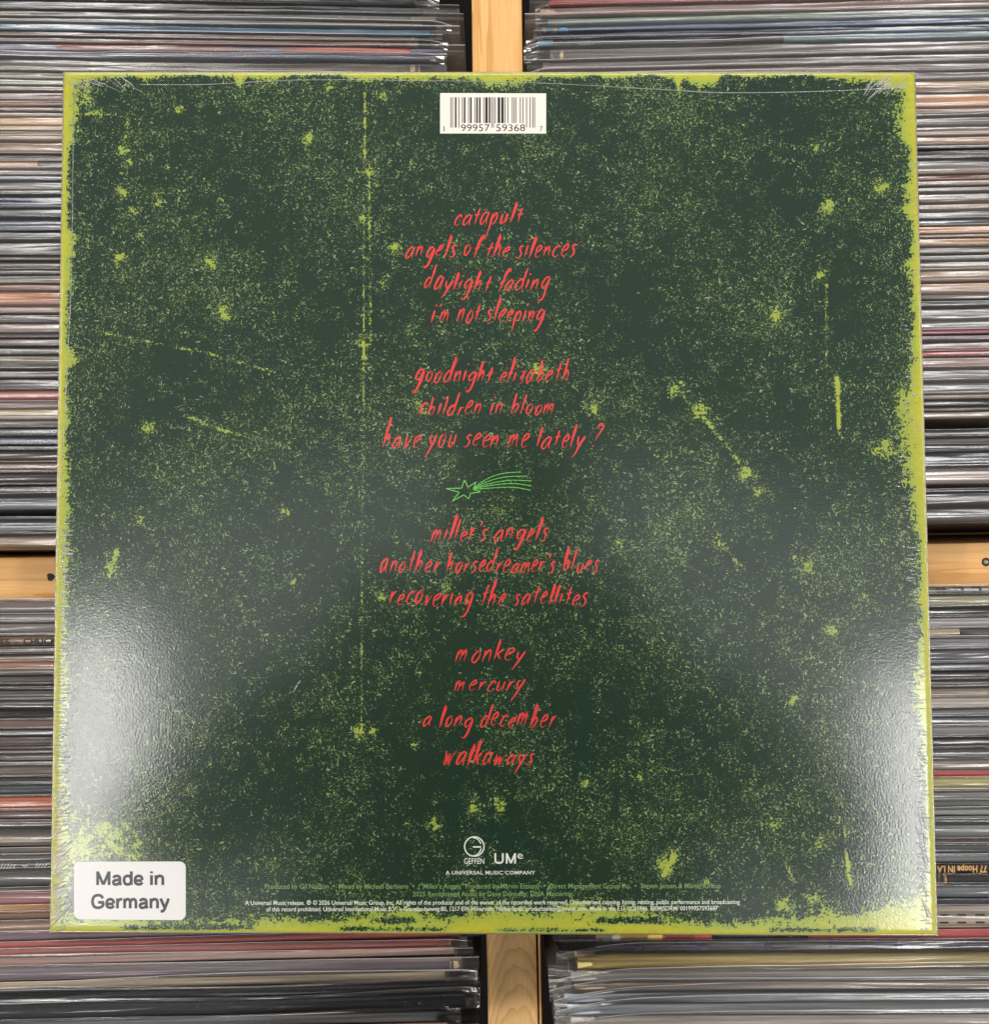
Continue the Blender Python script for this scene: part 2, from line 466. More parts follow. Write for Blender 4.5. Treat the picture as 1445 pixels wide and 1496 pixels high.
# ------------------------------------------------------------------ filed records
# (top px, bottom px, words for the label, jacket edge colour, film share of the strip, glint 0..2)
LU = [(-14, 1, 'black', (40, 40, 42), .3, 0), (1, 15, 'charcoal black', (38, 38, 40), .35, 0), (15, 25, 'cream edged grey', (150, 145, 135), .5, 2), (25, 34, 'plain grey', (120, 120, 116), .6, 0),
 (34, 46, 'teal blue', (40, 112, 140), .45, 1), (46, 54, 'brownish grey', (118, 100, 90), .4, 0), (54, 63, 'dark brown', (100, 76, 64), .4, 0), (63, 74, 'lavender grey and red', (128, 124, 146), .45, 0),
 (74, 84, 'slate blue', (58, 78, 120), .3, 0), (84, 105, 'grey tan', (112, 104, 94), .6, 2),
 (105, 115, 'pale grey green', (178, 180, 166), .5, 1), (115, 125, 'pale sage grey', (170, 172, 160), .5, 0), (125, 134, 'mauve grey', (146, 132, 128), .45, 0), (134, 146, 'dusty rose brown', (140, 116, 108), .4, 1),
 (146, 156, 'mauve with peach top', (160, 136, 126), .4, 0), (156, 164, 'mottled dark brown', (112, 92, 82), .4, 1), (164, 171, 'grey pink', (150, 132, 124), .4, 0), (171, 184, 'golden tan', (206, 172, 128), .3, 0),
 (184, 192, 'light tan', (222, 190, 146), .3, 0), (192, 197, 'thin tan brown', (170, 146, 116), .3, 0), (197, 206, 'cream tan', (206, 182, 146), .4, 1), (206, 225, 'taupe', (170, 156, 140), .45, 2),
 (225, 236, 'charcoal grey', (96, 92, 90), .4, 0), (236, 247, 'tan and charcoal', (200, 172, 142), .3, 0), (247, 256, 'warm grey', (140, 130, 126), .5, 0), (256, 265, 'steel blue', (110, 130, 146), .4, 1),
 (265, 277, 'silvery grey', (150, 152, 150), .5, 2), (277, 285, 'brown taupe', (128, 116, 104), .4, 0), (285, 304, 'navy blue', (44, 62, 92), .5, 1), (304, 317, 'dark grey', (84, 82, 82), .5, 0),
 (317, 338, 'navy grey', (66, 78, 106), .55, 1), (338, 351, 'charcoal', (62, 62, 64), .4, 0), (351, 374, 'crinkled dark taupe', (98, 90, 82), .6, 2), (374, 381, 'thin dark brown', (84, 66, 56), .3, 0),
 (381, 393, 'dark olive', (86, 80, 70), .4, 1), (393, 401, 'sooty grey', (96, 94, 92), .5, 0), (401, 414, 'ash grey', (130, 126, 122), .5, 0), (414, 425, 'caramel brown', (162, 122, 82), .35, 0),
 (425, 446, 'orange tan', (196, 140, 84), .35, 2), (446, 458, 'rosy taupe', (166, 146, 130), .4, 1), (458, 471, 'mottled dark grey', (98, 88, 80), .45, 1), (471, 486, 'pale mauve', (164, 150, 144), .5, 2),
 (486, 493, 'thin black brown', (70, 64, 58), .3, 0), (493, 506, 'taupe mauve', (142, 128, 118), .4, 0), (506, 518, 'black green', (42, 44, 42), .3, 0), (518, 532, 'khaki grey', (146, 138, 120), .4, 2),
 (532, 540, 'thin charcoal', (68, 70, 70), .3, 0), (540, 552, 'pale pinkish grey', (160, 148, 146), .6, 2), (552, 569, 'dark plum', (72, 54, 56), .35, 1), (569, 586, 'dusty pink', (182, 130, 120), .4, 1),
 (586, 596, 'faded mauve', (156, 140, 140), .4, 0), (596, 613, 'khaki and olive', (178, 164, 122), .35, 0), (613, 624, 'pink grey', (150, 140, 140), .5, 1), (624, 637, 'charcoal navy', (58, 58, 66), .4, 0),
 (637, 650, 'deep blue', (36, 58, 88), .45, 2), (650, 658, 'dark slate', (64, 66, 66), .4, 0), (658, 674, 'dark taupe', (100, 92, 88), .45, 1), (674, 690, 'dark brown with orange', (112, 80, 50), .45, 0),
 (690, 708, 'purple brown', (76, 60, 60), .4, 0), (708, 722, 'black plum', (52, 46, 50), .4, 0), (722, 746, 'silvery steel', (150, 156, 160), .6, 2), (757, 780, 'dark teal grey', (62, 72, 74), .5, 0), (780, 802, 'wavy tan', (158, 136, 112), .45, 1)]
LL = [(878, 896, 'silvery mauve', (150, 140, 138), .5, 1), (896, 908, 'smooth grey', (132, 126, 124), .4, 0), (908, 928, 'grey mauve', (140, 132, 130), .4, 0), (928, 944, 'tan lettered', (140, 122, 104), .35, 0),
 (944, 955, 'dark umber', (76, 68, 62), .4, 0), (955, 966, 'brown tan', (150, 122, 98), .4, 1), (966, 978, 'rust tan', (156, 116, 84), .4, 1), (978, 985, 'grey taupe', (146, 134, 124), .3, 0),
 (985, 1000, 'glinting dark brown', (86, 78, 70), .5, 2), (1000, 1006, 'thin black', (44, 42, 40), .3, 0), (1006, 1021, 'plain smoke grey', (124, 122, 122), .5, 1), (1021, 1035, 'mid grey', (110, 108, 108), .5, 1), (1035, 1051, 'black with bright glints', (44, 42, 42), .6, 2),
 (1051, 1064, 'mauve taupe', (150, 134, 126), .4, 1), (1064, 1078, 'brown black', (60, 52, 44), .3, 0), (1078, 1088, 'brown mauve', (112, 100, 94), .4, 0), (1088, 1094, 'thin jet black', (34, 30, 28), .2, 0),
 (1094, 1100, 'thin tan', (166, 150, 128), .2, 0), (1100, 1110, 'deep brown', (74, 66, 60), .3, 0), (1110, 1118, 'dull grey', (122, 116, 110), .4, 0), (1118, 1134, 'beaded grey brown', (132, 122, 110), .5, 2),
 (1134, 1144, 'soot brown', (82, 76, 72), .4, 0), (1144, 1162, 'dark teal', (70, 84, 84), .5, 1), (1162, 1184, 'rust orange', (190, 116, 66), .25, 1), (1184, 1196, 'rose taupe', (150, 132, 124), .4, 1),
 (1196, 1207, 'dark maroon', (96, 74, 70), .4, 0), (1207, 1236, 'wide taupe grey', (140, 134, 126), .55, 2), (1236, 1248, 'stone grey', (134, 128, 124), .4, 0), (1248, 1260, 'flint grey', (124, 122, 120), .4, 0),
 (1260, 1268, 'black with pale strokes', (60, 56, 54), .1, 0), (1268, 1294, 'wide pale grey', (136, 134, 132), .5, 1), (1294, 1303, 'thin stone', (124, 120, 118), .4, 0), (1303, 1321, 'pink mauve', (182, 140, 142), .35, 1),
 (1321, 1332, 'bright orange', (208, 150, 70), .2, 0), (1332, 1343, 'brown', (150, 122, 100), .3, 0), (1343, 1362, 'tan pink', (186, 162, 142), .35, 0), (1362, 1374, 'lilac grey', (160, 140, 148), .4, 1),
 (1374, 1385, 'red', (172, 96, 88), .25, 1), (1385, 1397, 'rose red', (180, 124, 118), .3, 0), (1397, 1410, 'pale pink cream', (206, 184, 176), .3, 0), (1410, 1432, 'wide mauve grey', (150, 140, 144), .45, 0),
 (1432, 1447, 'cream', (204, 192, 174), .35, 0), (1447, 1466, 'black glossy', (34, 34, 36), .5, 1), (1466, 1489, 'black wide', (32, 32, 34), .45, 1), (1489, 1506, 'silver grey', (130, 132, 134), .6, 1), (1506, 1522, 'pinkish brown', (150, 120, 112), .4, 0)]
RU = [(-16, -4, 'dark red', (150, 44, 46), .2, 0), (-4, 12, 'pinkish tan', (166, 144, 136), .45, 1), (12, 25, 'pale grey green', (134, 150, 140), .5, 1), (25, 35, 'steel blue', (84, 110, 146), .5, 2), (35, 46, 'navy blue', (40, 54, 86), .4, 1),
 (46, 56, 'black and light blue', (120, 168, 186), .15, 0), (56, 76, 'grey taupe', (142, 134, 128), .5, 1), (76, 91, 'mauve grey', (134, 126, 128), .6, 0), (91, 103, 'peach edged grey', (160, 146, 138), .5, 1),
 (103, 116, 'silver mauve', (150, 146, 150), .6, 2), (116, 133, 'olive tan', (176, 152, 118), .35, 1), (133, 156, 'peach tan', (190, 160, 130), .45, 2), (156, 170, 'mauve tan', (158, 138, 124), .4, 0),
 (170, 183, 'crinkled silver', (150, 148, 144), .6, 2), (183, 198, 'pinkish grey', (164, 146, 140), .5, 1), (198, 211, 'sandy tan', (184, 160, 132), .3, 0), (211, 218, 'thin dark purple', (78, 68, 72), .4, 0),
 (218, 232, 'charcoal black', (52, 50, 52), .4, 0), (232, 255, 'crinkled pale grey', (160, 154, 146), .6, 2), (255, 262, 'dark red brown', (126, 74, 66), .2, 1), (262, 272, 'tan mauve', (158, 138, 126), .4, 0),
 (272, 281, 'white lined grey', (156, 152, 150), .5, 2), (281, 296, 'walnut brown', (128, 108, 94), .4, 1), (296, 307, 'cream pink', (190, 168, 150), .4, 2), (307, 319, 'bright steel grey', (150, 152, 158), .6, 2),
 (319, 329, 'dark steel', (84, 88, 92), .3, 0), (329, 341, 'camel tan', (180, 146, 106), .3, 0), (341, 347, 'thin umber', (140, 122, 104), .3, 0), (347, 360, 'orange', (212, 158, 84), .25, 1),
 (360, 371, 'mixed grey', (130, 126, 122), .5, 2), (371, 380, 'sage grey', (136, 136, 130), .5, 1), (380, 393, 'white lined stone', (160, 156, 150), .6, 2), (393, 411, 'tan brown', (164, 142, 122), .35, 0),
 (411, 429, 'ochre tan', (180, 144, 108), .35, 1), (429, 438, 'white edged grey', (158, 152, 150), .6, 2), (438, 447, 'dark grey', (92, 94, 94), .3, 0), (447, 466, 'pale cloudy grey', (156, 154, 152), .55, 1),
 (466, 482, 'bright pale grey', (170, 166, 164), .65, 2), (482, 488, 'thin magenta', (196, 96, 124), .15, 0), (488, 498, 'plum', (110, 76, 90), .4, 1), (498, 513, 'dull mauve', (140, 120, 122), .5, 1),
 (513, 520, 'vivid red', (204, 36, 58), .1, 0), (520, 537, 'pale pink cream', (210, 190, 184), .3, 0), (537, 556, 'mauve stone', (150, 142, 142), .5, 1), (556, 575, 'steel grey', (146, 146, 148), .55, 2),
 (575, 583, 'dim cream', (168, 154, 140), .4, 1), (583, 593, 'white glinting black', (60, 56, 54), .7, 2), (593, 600, 'thin brown black', (80, 70, 64), .3, 0), (600, 613, 'cream taupe', (164, 150, 138), .3, 1),
 (627, 638, 'smoky charcoal', (72, 72, 74), .4, 0), (638, 648, 'crinkled silver', (120, 120, 122), .7, 2), (648, 658, 'gunmetal grey', (88, 88, 92), .4, 0), (658, 686, 'wide blue black', (36, 36, 42), .3, 0),
 (686, 708, 'cream white', (206, 196, 190), .25, 0), (717, 738, 'wide charcoal', (66, 66, 70), .45, 0), (738, 763, 'wide silver', (134, 132, 136), .65, 2)]
RL = [(856, 867, 'patchy dark grey', (110, 110, 114), .4, 0), (867, 887, 'pale cream yellow', (190, 186, 156), .4, 1), (887, 900, 'glinting black', (44, 44, 46), .5, 2), (900, 918, 'white grey', (190, 188, 188), .4, 1),
 (918, 930, 'cream and black', (200, 190, 170), .2, 0), (930, 948, 'pale grey', (172, 170, 174), .45, 0), (948, 968, 'steel grey', (110, 112, 120), .4, 1), (968, 979, 'ash grey', (130, 130, 138), .5, 1),
 (979, 992, 'dark with glints', (70, 66, 68), .5, 2), (992, 1003, 'dark brown', (72, 64, 58), .3, 0), (1003, 1018, 'pale taupe', (170, 160, 148), .5, 2), (1018, 1034, 'cream white', (206, 200, 192), .35, 1),
 (1034, 1046, 'cool grey', (150, 152, 158), .5, 1), (1046, 1060, 'steel lilac', (136, 138, 148), .5, 1), (1060, 1076, 'very pale grey', (172, 172, 174), .4, 0), (1076, 1092, 'black with pink glint', (66, 60, 60), .5, 1),
 (1092, 1108, 'slate grey', (104, 108, 110), .4, 0), (1108, 1126, 'grey tan', (160, 152, 146), .5, 2), (1126, 1135, 'vivid red', (200, 44, 52), .15, 1), (1135, 1155, 'khaki yellow', (182, 176, 124), .3, 1),
 (1155, 1168, 'white crinkled', (180, 180, 178), .6, 2), (1168, 1180, 'dark sage', (110, 112, 108), .4, 1), (1180, 1192, 'pale stone', (164, 166, 162), .4, 0), (1192, 1201, 'dark steel', (76, 82, 86), .3, 0), (1201, 1224, 'wide pale silver', (172, 174, 176), .5, 1),
 (1224, 1233, 'dark taupe', (90, 80, 70), .4, 1), (1233, 1249, 'flint grey', (112, 114, 116), .4, 0), (1249, 1260, 'glinting grey', (130, 136, 140), .6, 2), (1260, 1277, 'black gold lettered', (54, 46, 40), .1, 0),
 (1277, 1292, 'black with amber tab', (48, 44, 42), .2, 2), (1292, 1312, 'blue steel', (136, 140, 144), .5, 1), (1312, 1322, 'navy', (58, 62, 82), .3, 0), (1322, 1356, 'wide cream with dark dashes', (204, 194, 184), .2, 0),
 (1356, 1371, 'red with yellow end', (204, 62, 62), .1, 0), (1371, 1387, 'dark purple striped', (58, 44, 70), .1, 0), (1387, 1414, 'grey topped yellow cream', (206, 192, 142), .55, 1), (1414, 1431, 'translucent grey', (168, 166, 162), .6, 1),
 (1431, 1444, 'warm cream', (206, 194, 180), .5, 0), (1444, 1462, 'bluish grey', (164, 170, 178), .7, 1), (1462, 1480, 'pale blue grey', (178, 186, 192), .7, 1), (1480, 1502, 'white', (210, 204, 198), .35, 0)]

def interp(p, t):
    return float(np.interp(t, [a for a, b in p], [b for a, b in p]))

def ordinal(n):
    words = ['', 'first', 'second', 'third', 'fourth', 'fifth', 'sixth', 'seventh', 'eighth', 'ninth', 'tenth']
    if n <= 10:
        return words[n]
    suf = 'th' if 10 < n % 100 < 14 else {1: 'st', 2: 'nd', 3: 'rd'}.get(n % 10, 'th')
    return f'{n}{suf}'

def jacket_mesh(x0, x1, t, depth, seed, bend):
    nx = 34
    xs = np.linspace(x0, x1, nx)
    prof = [(-.5, -depth), (-.5, -0.0012), (-.44, -0.0004), (-.2, 0.0), (.2, 0.0), (.44, -0.0004), (.5, -0.0012), (.5, -depth)]
    wob = smooth_noise(nx, 7, seed) * 0.00012
    lift = smooth_noise(nx, 5, seed + 1) * 0.0004
    P = np.zeros((len(prof), nx, 3))
    for i, (py, pz) in enumerate(prof):
        P[i, :, 0] = xs
        P[i, :, 1] = py * t + wob + bend
        P[i, :, 2] = pz + lift
    me = grid_mesh('jacket', P)
    # close the two ends
    bm = bmesh.new(); bm.from_mesh(me)
    bm.verts.ensure_lookup_table()
    for col in (0, nx - 1):
        ring_ = [bm.verts[i * nx + col] for i in range(len(prof))]
        bm.faces.new(ring_ if col else ring_[::-1])
    bm.to_mesh(me); bm.free()
    return me

def sleeve_mesh(x0, x1, t, film, depth, seed, glint, bend, open_left, droop, slow=0.0):
    """clear outer sleeve: front sheet up over the jacket's edge, its loose lip lying back over the record behind"""
    r = np.random.default_rng(seed)
    nx = 110
    xs = np.linspace(x0, x1, nx)
    wav = smooth_noise(nx, 9 + 5 * glint, seed) * (0.10 + 0.10 * glint)
    wav2 = smooth_noise(nx, 22, seed + 3) * (0.05 + 0.07 * glint)
    hgt = smooth_noise(nx, 6, seed + 5) * 0.00035
    e = film * (1.02 + 0.25 * wav)                          # how far the lip reaches back
    slow = smooth_noise(nx, 4, seed + 21) * slow
    gap = 0.00022
    # front sheet -> over the edge -> lip
    S = [(-.5 * t - gap, -depth, 0), (-.5 * t - gap, -0.0010, 0), (-.38 * t, 0.00025, 0.1), (.0, 0.00040, 0.2), (.35 * t, 0.0005, .35),
         (.5 * t, 0.0008, .5), (.5 * t, 0.0012, .6), (.5 * t, 0.0014, .75), (.5 * t, 0.0014, .9), (.5 * t, 0.0012, 1.0), (.5 * t, 0.00128, 1.0)]
    reach = [0, 0, 0, 0, 0.0, .10, .30, .52, .76, .97, 1.0]
    P = np.zeros((len(S), nx, 3))
    for i, ((sy, sz, k), q) in enumerate(zip(S, reach)):
        P[i, :, 0] = xs
        P[i, :, 1] = sy + q * e + bend + (wav2 * 0.0007 * k) + slow * q + (.00017 if i == len(S) - 1 else 0)
        P[i, :, 2] = sz + k * (hgt + wav * 0.0009 + wav2 * 0.0006) + e * 0.16 * math.sin(min(q, 1) * 3.0) * (1 + wav)
    Pb = np.zeros((4, nx, 3))                                # rear sheet
    wav3 = smooth_noise(nx, 12, seed + 9) * 0.25
    for i, (sy, sz, q) in enumerate([(.5 * t + gap, -depth, 0), (.5 * t + gap, -0.0008, 0), (.5 * t + 0.0001, 0.0004, .25), (.5 * t, 0.0011, .72)]):
        Pb[i, :, 0] = xs
        Pb[i, :, 1] = sy + q * film * (0.9 + wav3) + bend
        Pb[i, :, 2] = sz + (hgt + wav3 * 0.0006) * (q > 0)
    if droop is not None:                                    # the corner beyond the jacket sags and closes
        dd = np.clip((droop[0] - xs) / droop[1], 0, 1) if open_left else np.clip((xs - droop[0]) / droop[1], 0, 1)
        for A in (P, Pb):
            A[2:, :, 1] -= dd ** 2 * droop[2]
            A[2:, :, 2] -= dd ** 2 * 0.002
    a = grid_mesh('clear_sleeve', P)
    b = grid_mesh('clear_sleeve', Pb)
    bm = bmesh.new(); bm.from_mesh(a); bm.from_mesh(b)
    bm.to_mesh(a); bm.free()
    a.polygons.foreach_set('use_smooth', [True] * len(a.polygons))
    bpy.data.meshes.remove(b)
    a.materials.append(MAT_FILM); a.materials.append(MAT_EDGE_CATCHLIGHT)
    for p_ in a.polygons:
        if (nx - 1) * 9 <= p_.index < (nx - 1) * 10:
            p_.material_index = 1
    return a

RECORDS = {}
def build_records(rows, side, part):
    n = len(rows)
    grp = f"records filed on the {'left' if side == 'L' else 'right'} {'above' if part == 'U' else 'below'} the wooden crossboard"
    for i, (ya, yb, words, colr, ff, gl) in enumerate(rows):
        seed = hash((side, part, i)) % 100000 if False else (i * 131 + (7 if side == 'L' else 3001) + (50000 if part == 'U' else 0))
        r = np.random.default_rng(seed)
        ref = 45 if side == 'L' else 1405
        ymid_world = world_at(ref, (ya + yb) / 2, 0).y
        xw = world_at(ref, 0, 0).x
        zt = float(lp_z(0, ymid_world)) - 0.0042 - 0.0026
        if ya < 100:
            zt = max(zt, -0.0165 - 0.0035)
        zt += float(r.uniform(-0.0009, 0.0006))
        k = (H - zt) / F
        if side == 'L':
            yaw = interp([(0, -0.9), (110, -0.5), (400, 0.1), (800, 0.5), (1200, 0.8), (1360, 1.5), (1500, 1.3)], ya) + float(r.normal(0, .05))
            jr = interp([(0, 618), (110, 630), (1360, 655), (1500, 650)], ya) + float(r.uniform(-16, 22))
            sr = jr + float(r.uniform(24, 60))
            sr = min(sr, 689 if ya < 900 else 700)
            if part == 'L' and 1440 < ya < 1488:
                jr, sr = 694, 701
            x1 = (jr - CX) * k; x0 = x1 - 0.313
            s1 = (sr - CX) * k; s0 = x0 - 0.004
        else:
            yaw = interp([(0, 1.35), (110, 1.2), (500, 1.0), (800, 0.9), (1200, 0.5), (1360, 0.35), (1500, 0.25)], ya) + float(r.normal(0, .05))
            jl = interp([(0, 792), (110, 800), (1300, 850), (1370, 868), (1400, 838), (1500, 828)], ya) + float(r.uniform(-10, 12))
            sl = interp([(0, 768), (110, 770), (1300, 805), (1400, 800), (1500, 808)], ya) + float(r.uniform(-4, 16))
            x0 = (jl - CX) * k; x1 = x0 + 0.313
            s0 = (sl - CX) * k; s1 = x1 + 0.004
        hpx = yb - ya
        film = max(ff * hpx * (0.55, 0.85, 1.0)[gl], 2.0) * k
        th_ = hpx * (1 - 0.30 * ff)
        t = max(th_, 2.5) * k * 0.95
        yc = yb - th_ / 2
        base = world_at(ref, yc, zt)
        rz = math.radians(yaw)
        # pivot on the reference column
        org = Vector((0, base.y - math.tan(rz) * base.x, zt))
        n_from = (n - i) if part == 'U' else (i + 1)
        sidew = 'left' if side == 'L' else 'right'
        if part == 'U' and yb < 108:
            j = sum(1 for q in rows[:i + 1] if q[1] > 3)
            lab = f"{words} sleeved record, {ordinal(max(j, 1))} from the top edge, {sidew} of the wooden post"
        elif part == 'L' and ya > 1362:
            j = sum(1 for q in rows[i:] if q[0] < 1494)
            lab = f"{words} sleeved record, {ordinal(max(j, 1))} from the bottom edge, {sidew} of the wooden post"
        else:
            lab = f"{words} sleeved record, {ordinal(n_from)} {'up' if part == 'U' else 'down'} from the crossboard, {sidew} of the album"
        o = thing('filed_record', lab, 'record', org, grp)
        o.rotation_euler = (math.radians(-float(r.uniform(1.0, 3.0))), 0, rz)
        depth = 0.16
        bend = 0.0
        jm = jacket_mesh(x0, x1, t, depth, seed + 1, bend)
        j_ = link('jacket', jm, o, MAT_CARD)
        kk = 1.12
        av = sum(colr) / 3
        j_.color = tuple(min(0.85, s2l(max(0, av + (q - av) * (1.3 if colr[2] > colr[0] else 1.7))) * kk) for q in colr) + (1,)
        droop = None
        if side == 'R' and part == 'L' and ya > 1380:
            droop = (s0 + 0.034, 0.034, 0.0048)
        elif r.random() < 0.35:
            droop = ((s0 + 0.008, 0.008, 0.0012) if side == 'R' else (s1 - 0.008, 0.008, 0.0012))
        sm = sleeve_mesh(s0, s1, t, film * (1.0 if droop is None or droop[1] < .02 else 1.3), depth * 0.9, seed + 2, gl, bend, side == 'R', droop, 0.0014 if ya > 1385 else 0.0005)
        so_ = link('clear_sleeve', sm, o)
        lum_ = min(sum(colr), sum(rows[max(i - 1, 0)][3]) + 30) / 3
        so_.color = (1, 1, 1, min(1.25, max(0.18, (lum_ - 30) / 95)))
        # worn bare corner of the jacket, as on several by the post
        if r.random() < 0.4 and (yb < 110 or (ya > 1360 and side == 'L')) and sum(colr) > 150:
            wl = float(r.uniform(0.002, 0.006))
            a0, a1 = (x1 - wl, x1 + 0.0002) if side == 'L' else (x0 - 0.0002, x0 + wl)
            c_ = link('worn_corner', jacket_mesh(a0, a1, t * 1.03, 0.006, seed + 1, bend), o, MAT_CARD)
            c_.location.z = 0.00018
            c_.color = rgb(166, 146, 118)
        RECORDS[(side, part, i)] = (o, k, t, base, x0, x1)

build_records(LU, 'L', 'U')
build_records(LL, 'L', 'L')
build_records(RU, 'R', 'U')
build_records(RL, 'R', 'L')

def band(key, pxa, pxb, colr, name='coloured_band', wide=1.04):
    """a stretch of another colour along a record's edge"""
    o, k, t, base, x0, x1 = RECORDS[key]
    a, b = (pxa - CX) * k, (pxb - CX) * k
    a, b = max(a, x0), min(b, x1)
    q = link(name, jacket_mesh(a, b, t * wide, 0.01, 5, 0), o, MAT_CARD)
    q.location.z = 0.00035
    q.color = rgb(*colr)
    return q
def find(rows, word):
    return next(i for i, q in enumerate(rows) if q[2] == word)
band(('L', 'U', find(LU, 'lavender grey and red')), 84, 600, (170, 96, 84))
band(('L', 'U', find(LU, 'tan and charcoal')), 55, 300, (78, 76, 70))
band(('L', 'U', find(LU, 'cream edged grey')), 45, 600, (104, 102, 98))
band(('R', 'U', find(RU, 'black and light blue')), 808, 1145, (26, 26, 32))
band(('R', 'U', find(RU, 'steel blue')), 790, 830, (60, 130, 176))
i_ = find(RL, 'red with yellow end')
band(('R', 'L', i_), 852, 906, (196, 186, 170)); band(('R', 'L', i_), 906, 968, (220, 176, 30)); band(('R', 'L', i_), 968, 1040, (206, 60, 44)); band(('R', 'L', i_), 1040, 1180, (44, 30, 30))
band(('R', 'L', find(RL, 'cream and black')), 1402, 1700, (58, 58, 62))
band(('R', 'L', find(RL, 'black with amber tab')), 1371, 1383, (196, 142, 74), 'amber_tab')
for a in range(6):
    band(('R', 'L', find(RL, 'dark purple striped')), 900 + a * 95, 938 + a * 95, (66, 62, 110), 'blue_stripe')
for a in range(3):
    band(('R', 'L', find(RL, 'patchy dark grey')), 1368 + a * 26, 1382 + a * 26, (66, 64, 66), 'dark_patch')
# dashes printed on the wide cream edge
o, k, t, base, x0, x1 = RECORDS[('R', 'L', find(RL, 'wide cream with dark dashes'))]
for pa in (1372, 1398, 1425):
    for dy in (-0.14, 0.22):
        a, b = (pa - CX) * k, (pa + 13 - CX) * k
        m_ = mesh('dash', [(a, (dy - .04) * -t, .0005), (b, (dy - .04) * -t, .0005), (b, (dy + .04) * -t, .0005), (a, (dy + .04) * -t, .0005)], [(3, 2, 1, 0)])
        link('printed_dash', m_, o, MAT_SPINE_DARK)

# ------------------------------------------------------------------ writing helpers
def text_poly(body, bold=0.0, spacing=1.0):
    """vertices (cap height 1, starting at x = 0) and faces of a line of sans-serif text"""
    cu = bpy.data.curves.new('lettering', 'FONT')
    cu.body = body
    cu.size = 1.0
    cu.offset = bold
    cu.space_character = spacing
    cu.resolution_u = 3
    o = bpy.data.objects.new('lettering', cu)
    COL.objects.link(o)
    bpy.context.view_layer.update()
    dg = bpy.context.evaluated_depsgraph_get()
    me = bpy.data.meshes.new_from_object(o.evaluated_get(dg))
    v = np.array([tuple(q.co) for q in me.vertices])
    f = [tuple(p.vertices) for p in me.polygons]
    bpy.data.objects.remove(o)
    bpy.data.curves.remove(cu)
    bpy.data.meshes.remove(me)
    return v, f
_vH, _ = text_poly('H')
CAP = _vH[:, 1].max()

def text_px(body, x0, x1, y0, cap, y1=None, bold=0.0, spacing=1.0, slant=0.0):
    """text in photo pixels: from x0 to x1 with its baseline at y0 (y1 at the right end)"""
    v, f = text_poly(body, bold, spacing)
    y1 = y0 if y1 is None else y1
    a, b = v[:, 0].min(), v[:, 0].max()
    X = x0 + (v[:, 0] - a) / (b - a) * (x1 - x0)
    Y = y0 + (X - x0) / (x1 - x0) * (y1 - y0) - v[:, 1] / CAP * cap
    X = X + slant * v[:, 1] / CAP * cap
    return np.stack([X, Y], 1), f

def spine_text(key, body, pxa, pxb, yfrac, capfrac, mat, flip=False, bold=0.02):
    o, k, t, base, x0, x1 = RECORDS[key]
    v, f = text_poly(body, bold)
    a, b = v[:, 0].min(), v[:, 0].max()
    u = (v[:, 0] - a) / (b - a)
    h = v[:, 1] / CAP
    if flip:
        u = 1 - u; h = 1 - h
    X = (pxa + u * (pxb - pxa) - CX) * k
    Y = (-0.5 + yfrac + h * capfrac) * t
    me = mesh('spine_lettering', np.stack([X, Y, np.full_like(X, 0.0007)], 1).tolist(), f)
    return link('spine_lettering', me, o, mat)
spine_text(('L', 'L', find(LL, 'tan lettered')), 'UES  -  CHUCK', -8, 84, 0.18, 0.62, MAT_SPINE_DARK)
spine_text(('L', 'L', find(LL, 'black with pale strokes')), '//////  =  ////', -4, 70, 0.1, 0.8, MAT_SPINE_LIGHT)
spine_text(('R', 'L', find(RL, 'black gold lettered')), 'N 77 Hoope IN LA', 1368, 1452, 0.2, 0.6, MAT_GOLD, True, 0.03)

# ------------------------------------------------------------------ the album
album = thing('record_album', 'shrink wrapped dark green album back cover with red handwritten titles, lying on filed records', 'record album', LP_LOC)
album.rotation_euler = LP_ROT.to_euler()

TL, TR, BR, BL = (92, 105), (1337.5, 105.5), (1370.5, 1367), (72.5, 1362)
def quad_px(u, v):
    a = np.array(TL) * (1 - u)[..., None] + np.array(TR) * u[..., None]
    b = np.array(BL) * (1 - u)[..., None] + np.array(BR) * u[..., None]
    # perspective-correct enough over 4 %
    return a * (1 - v)[..., None] + b * v[..., None]

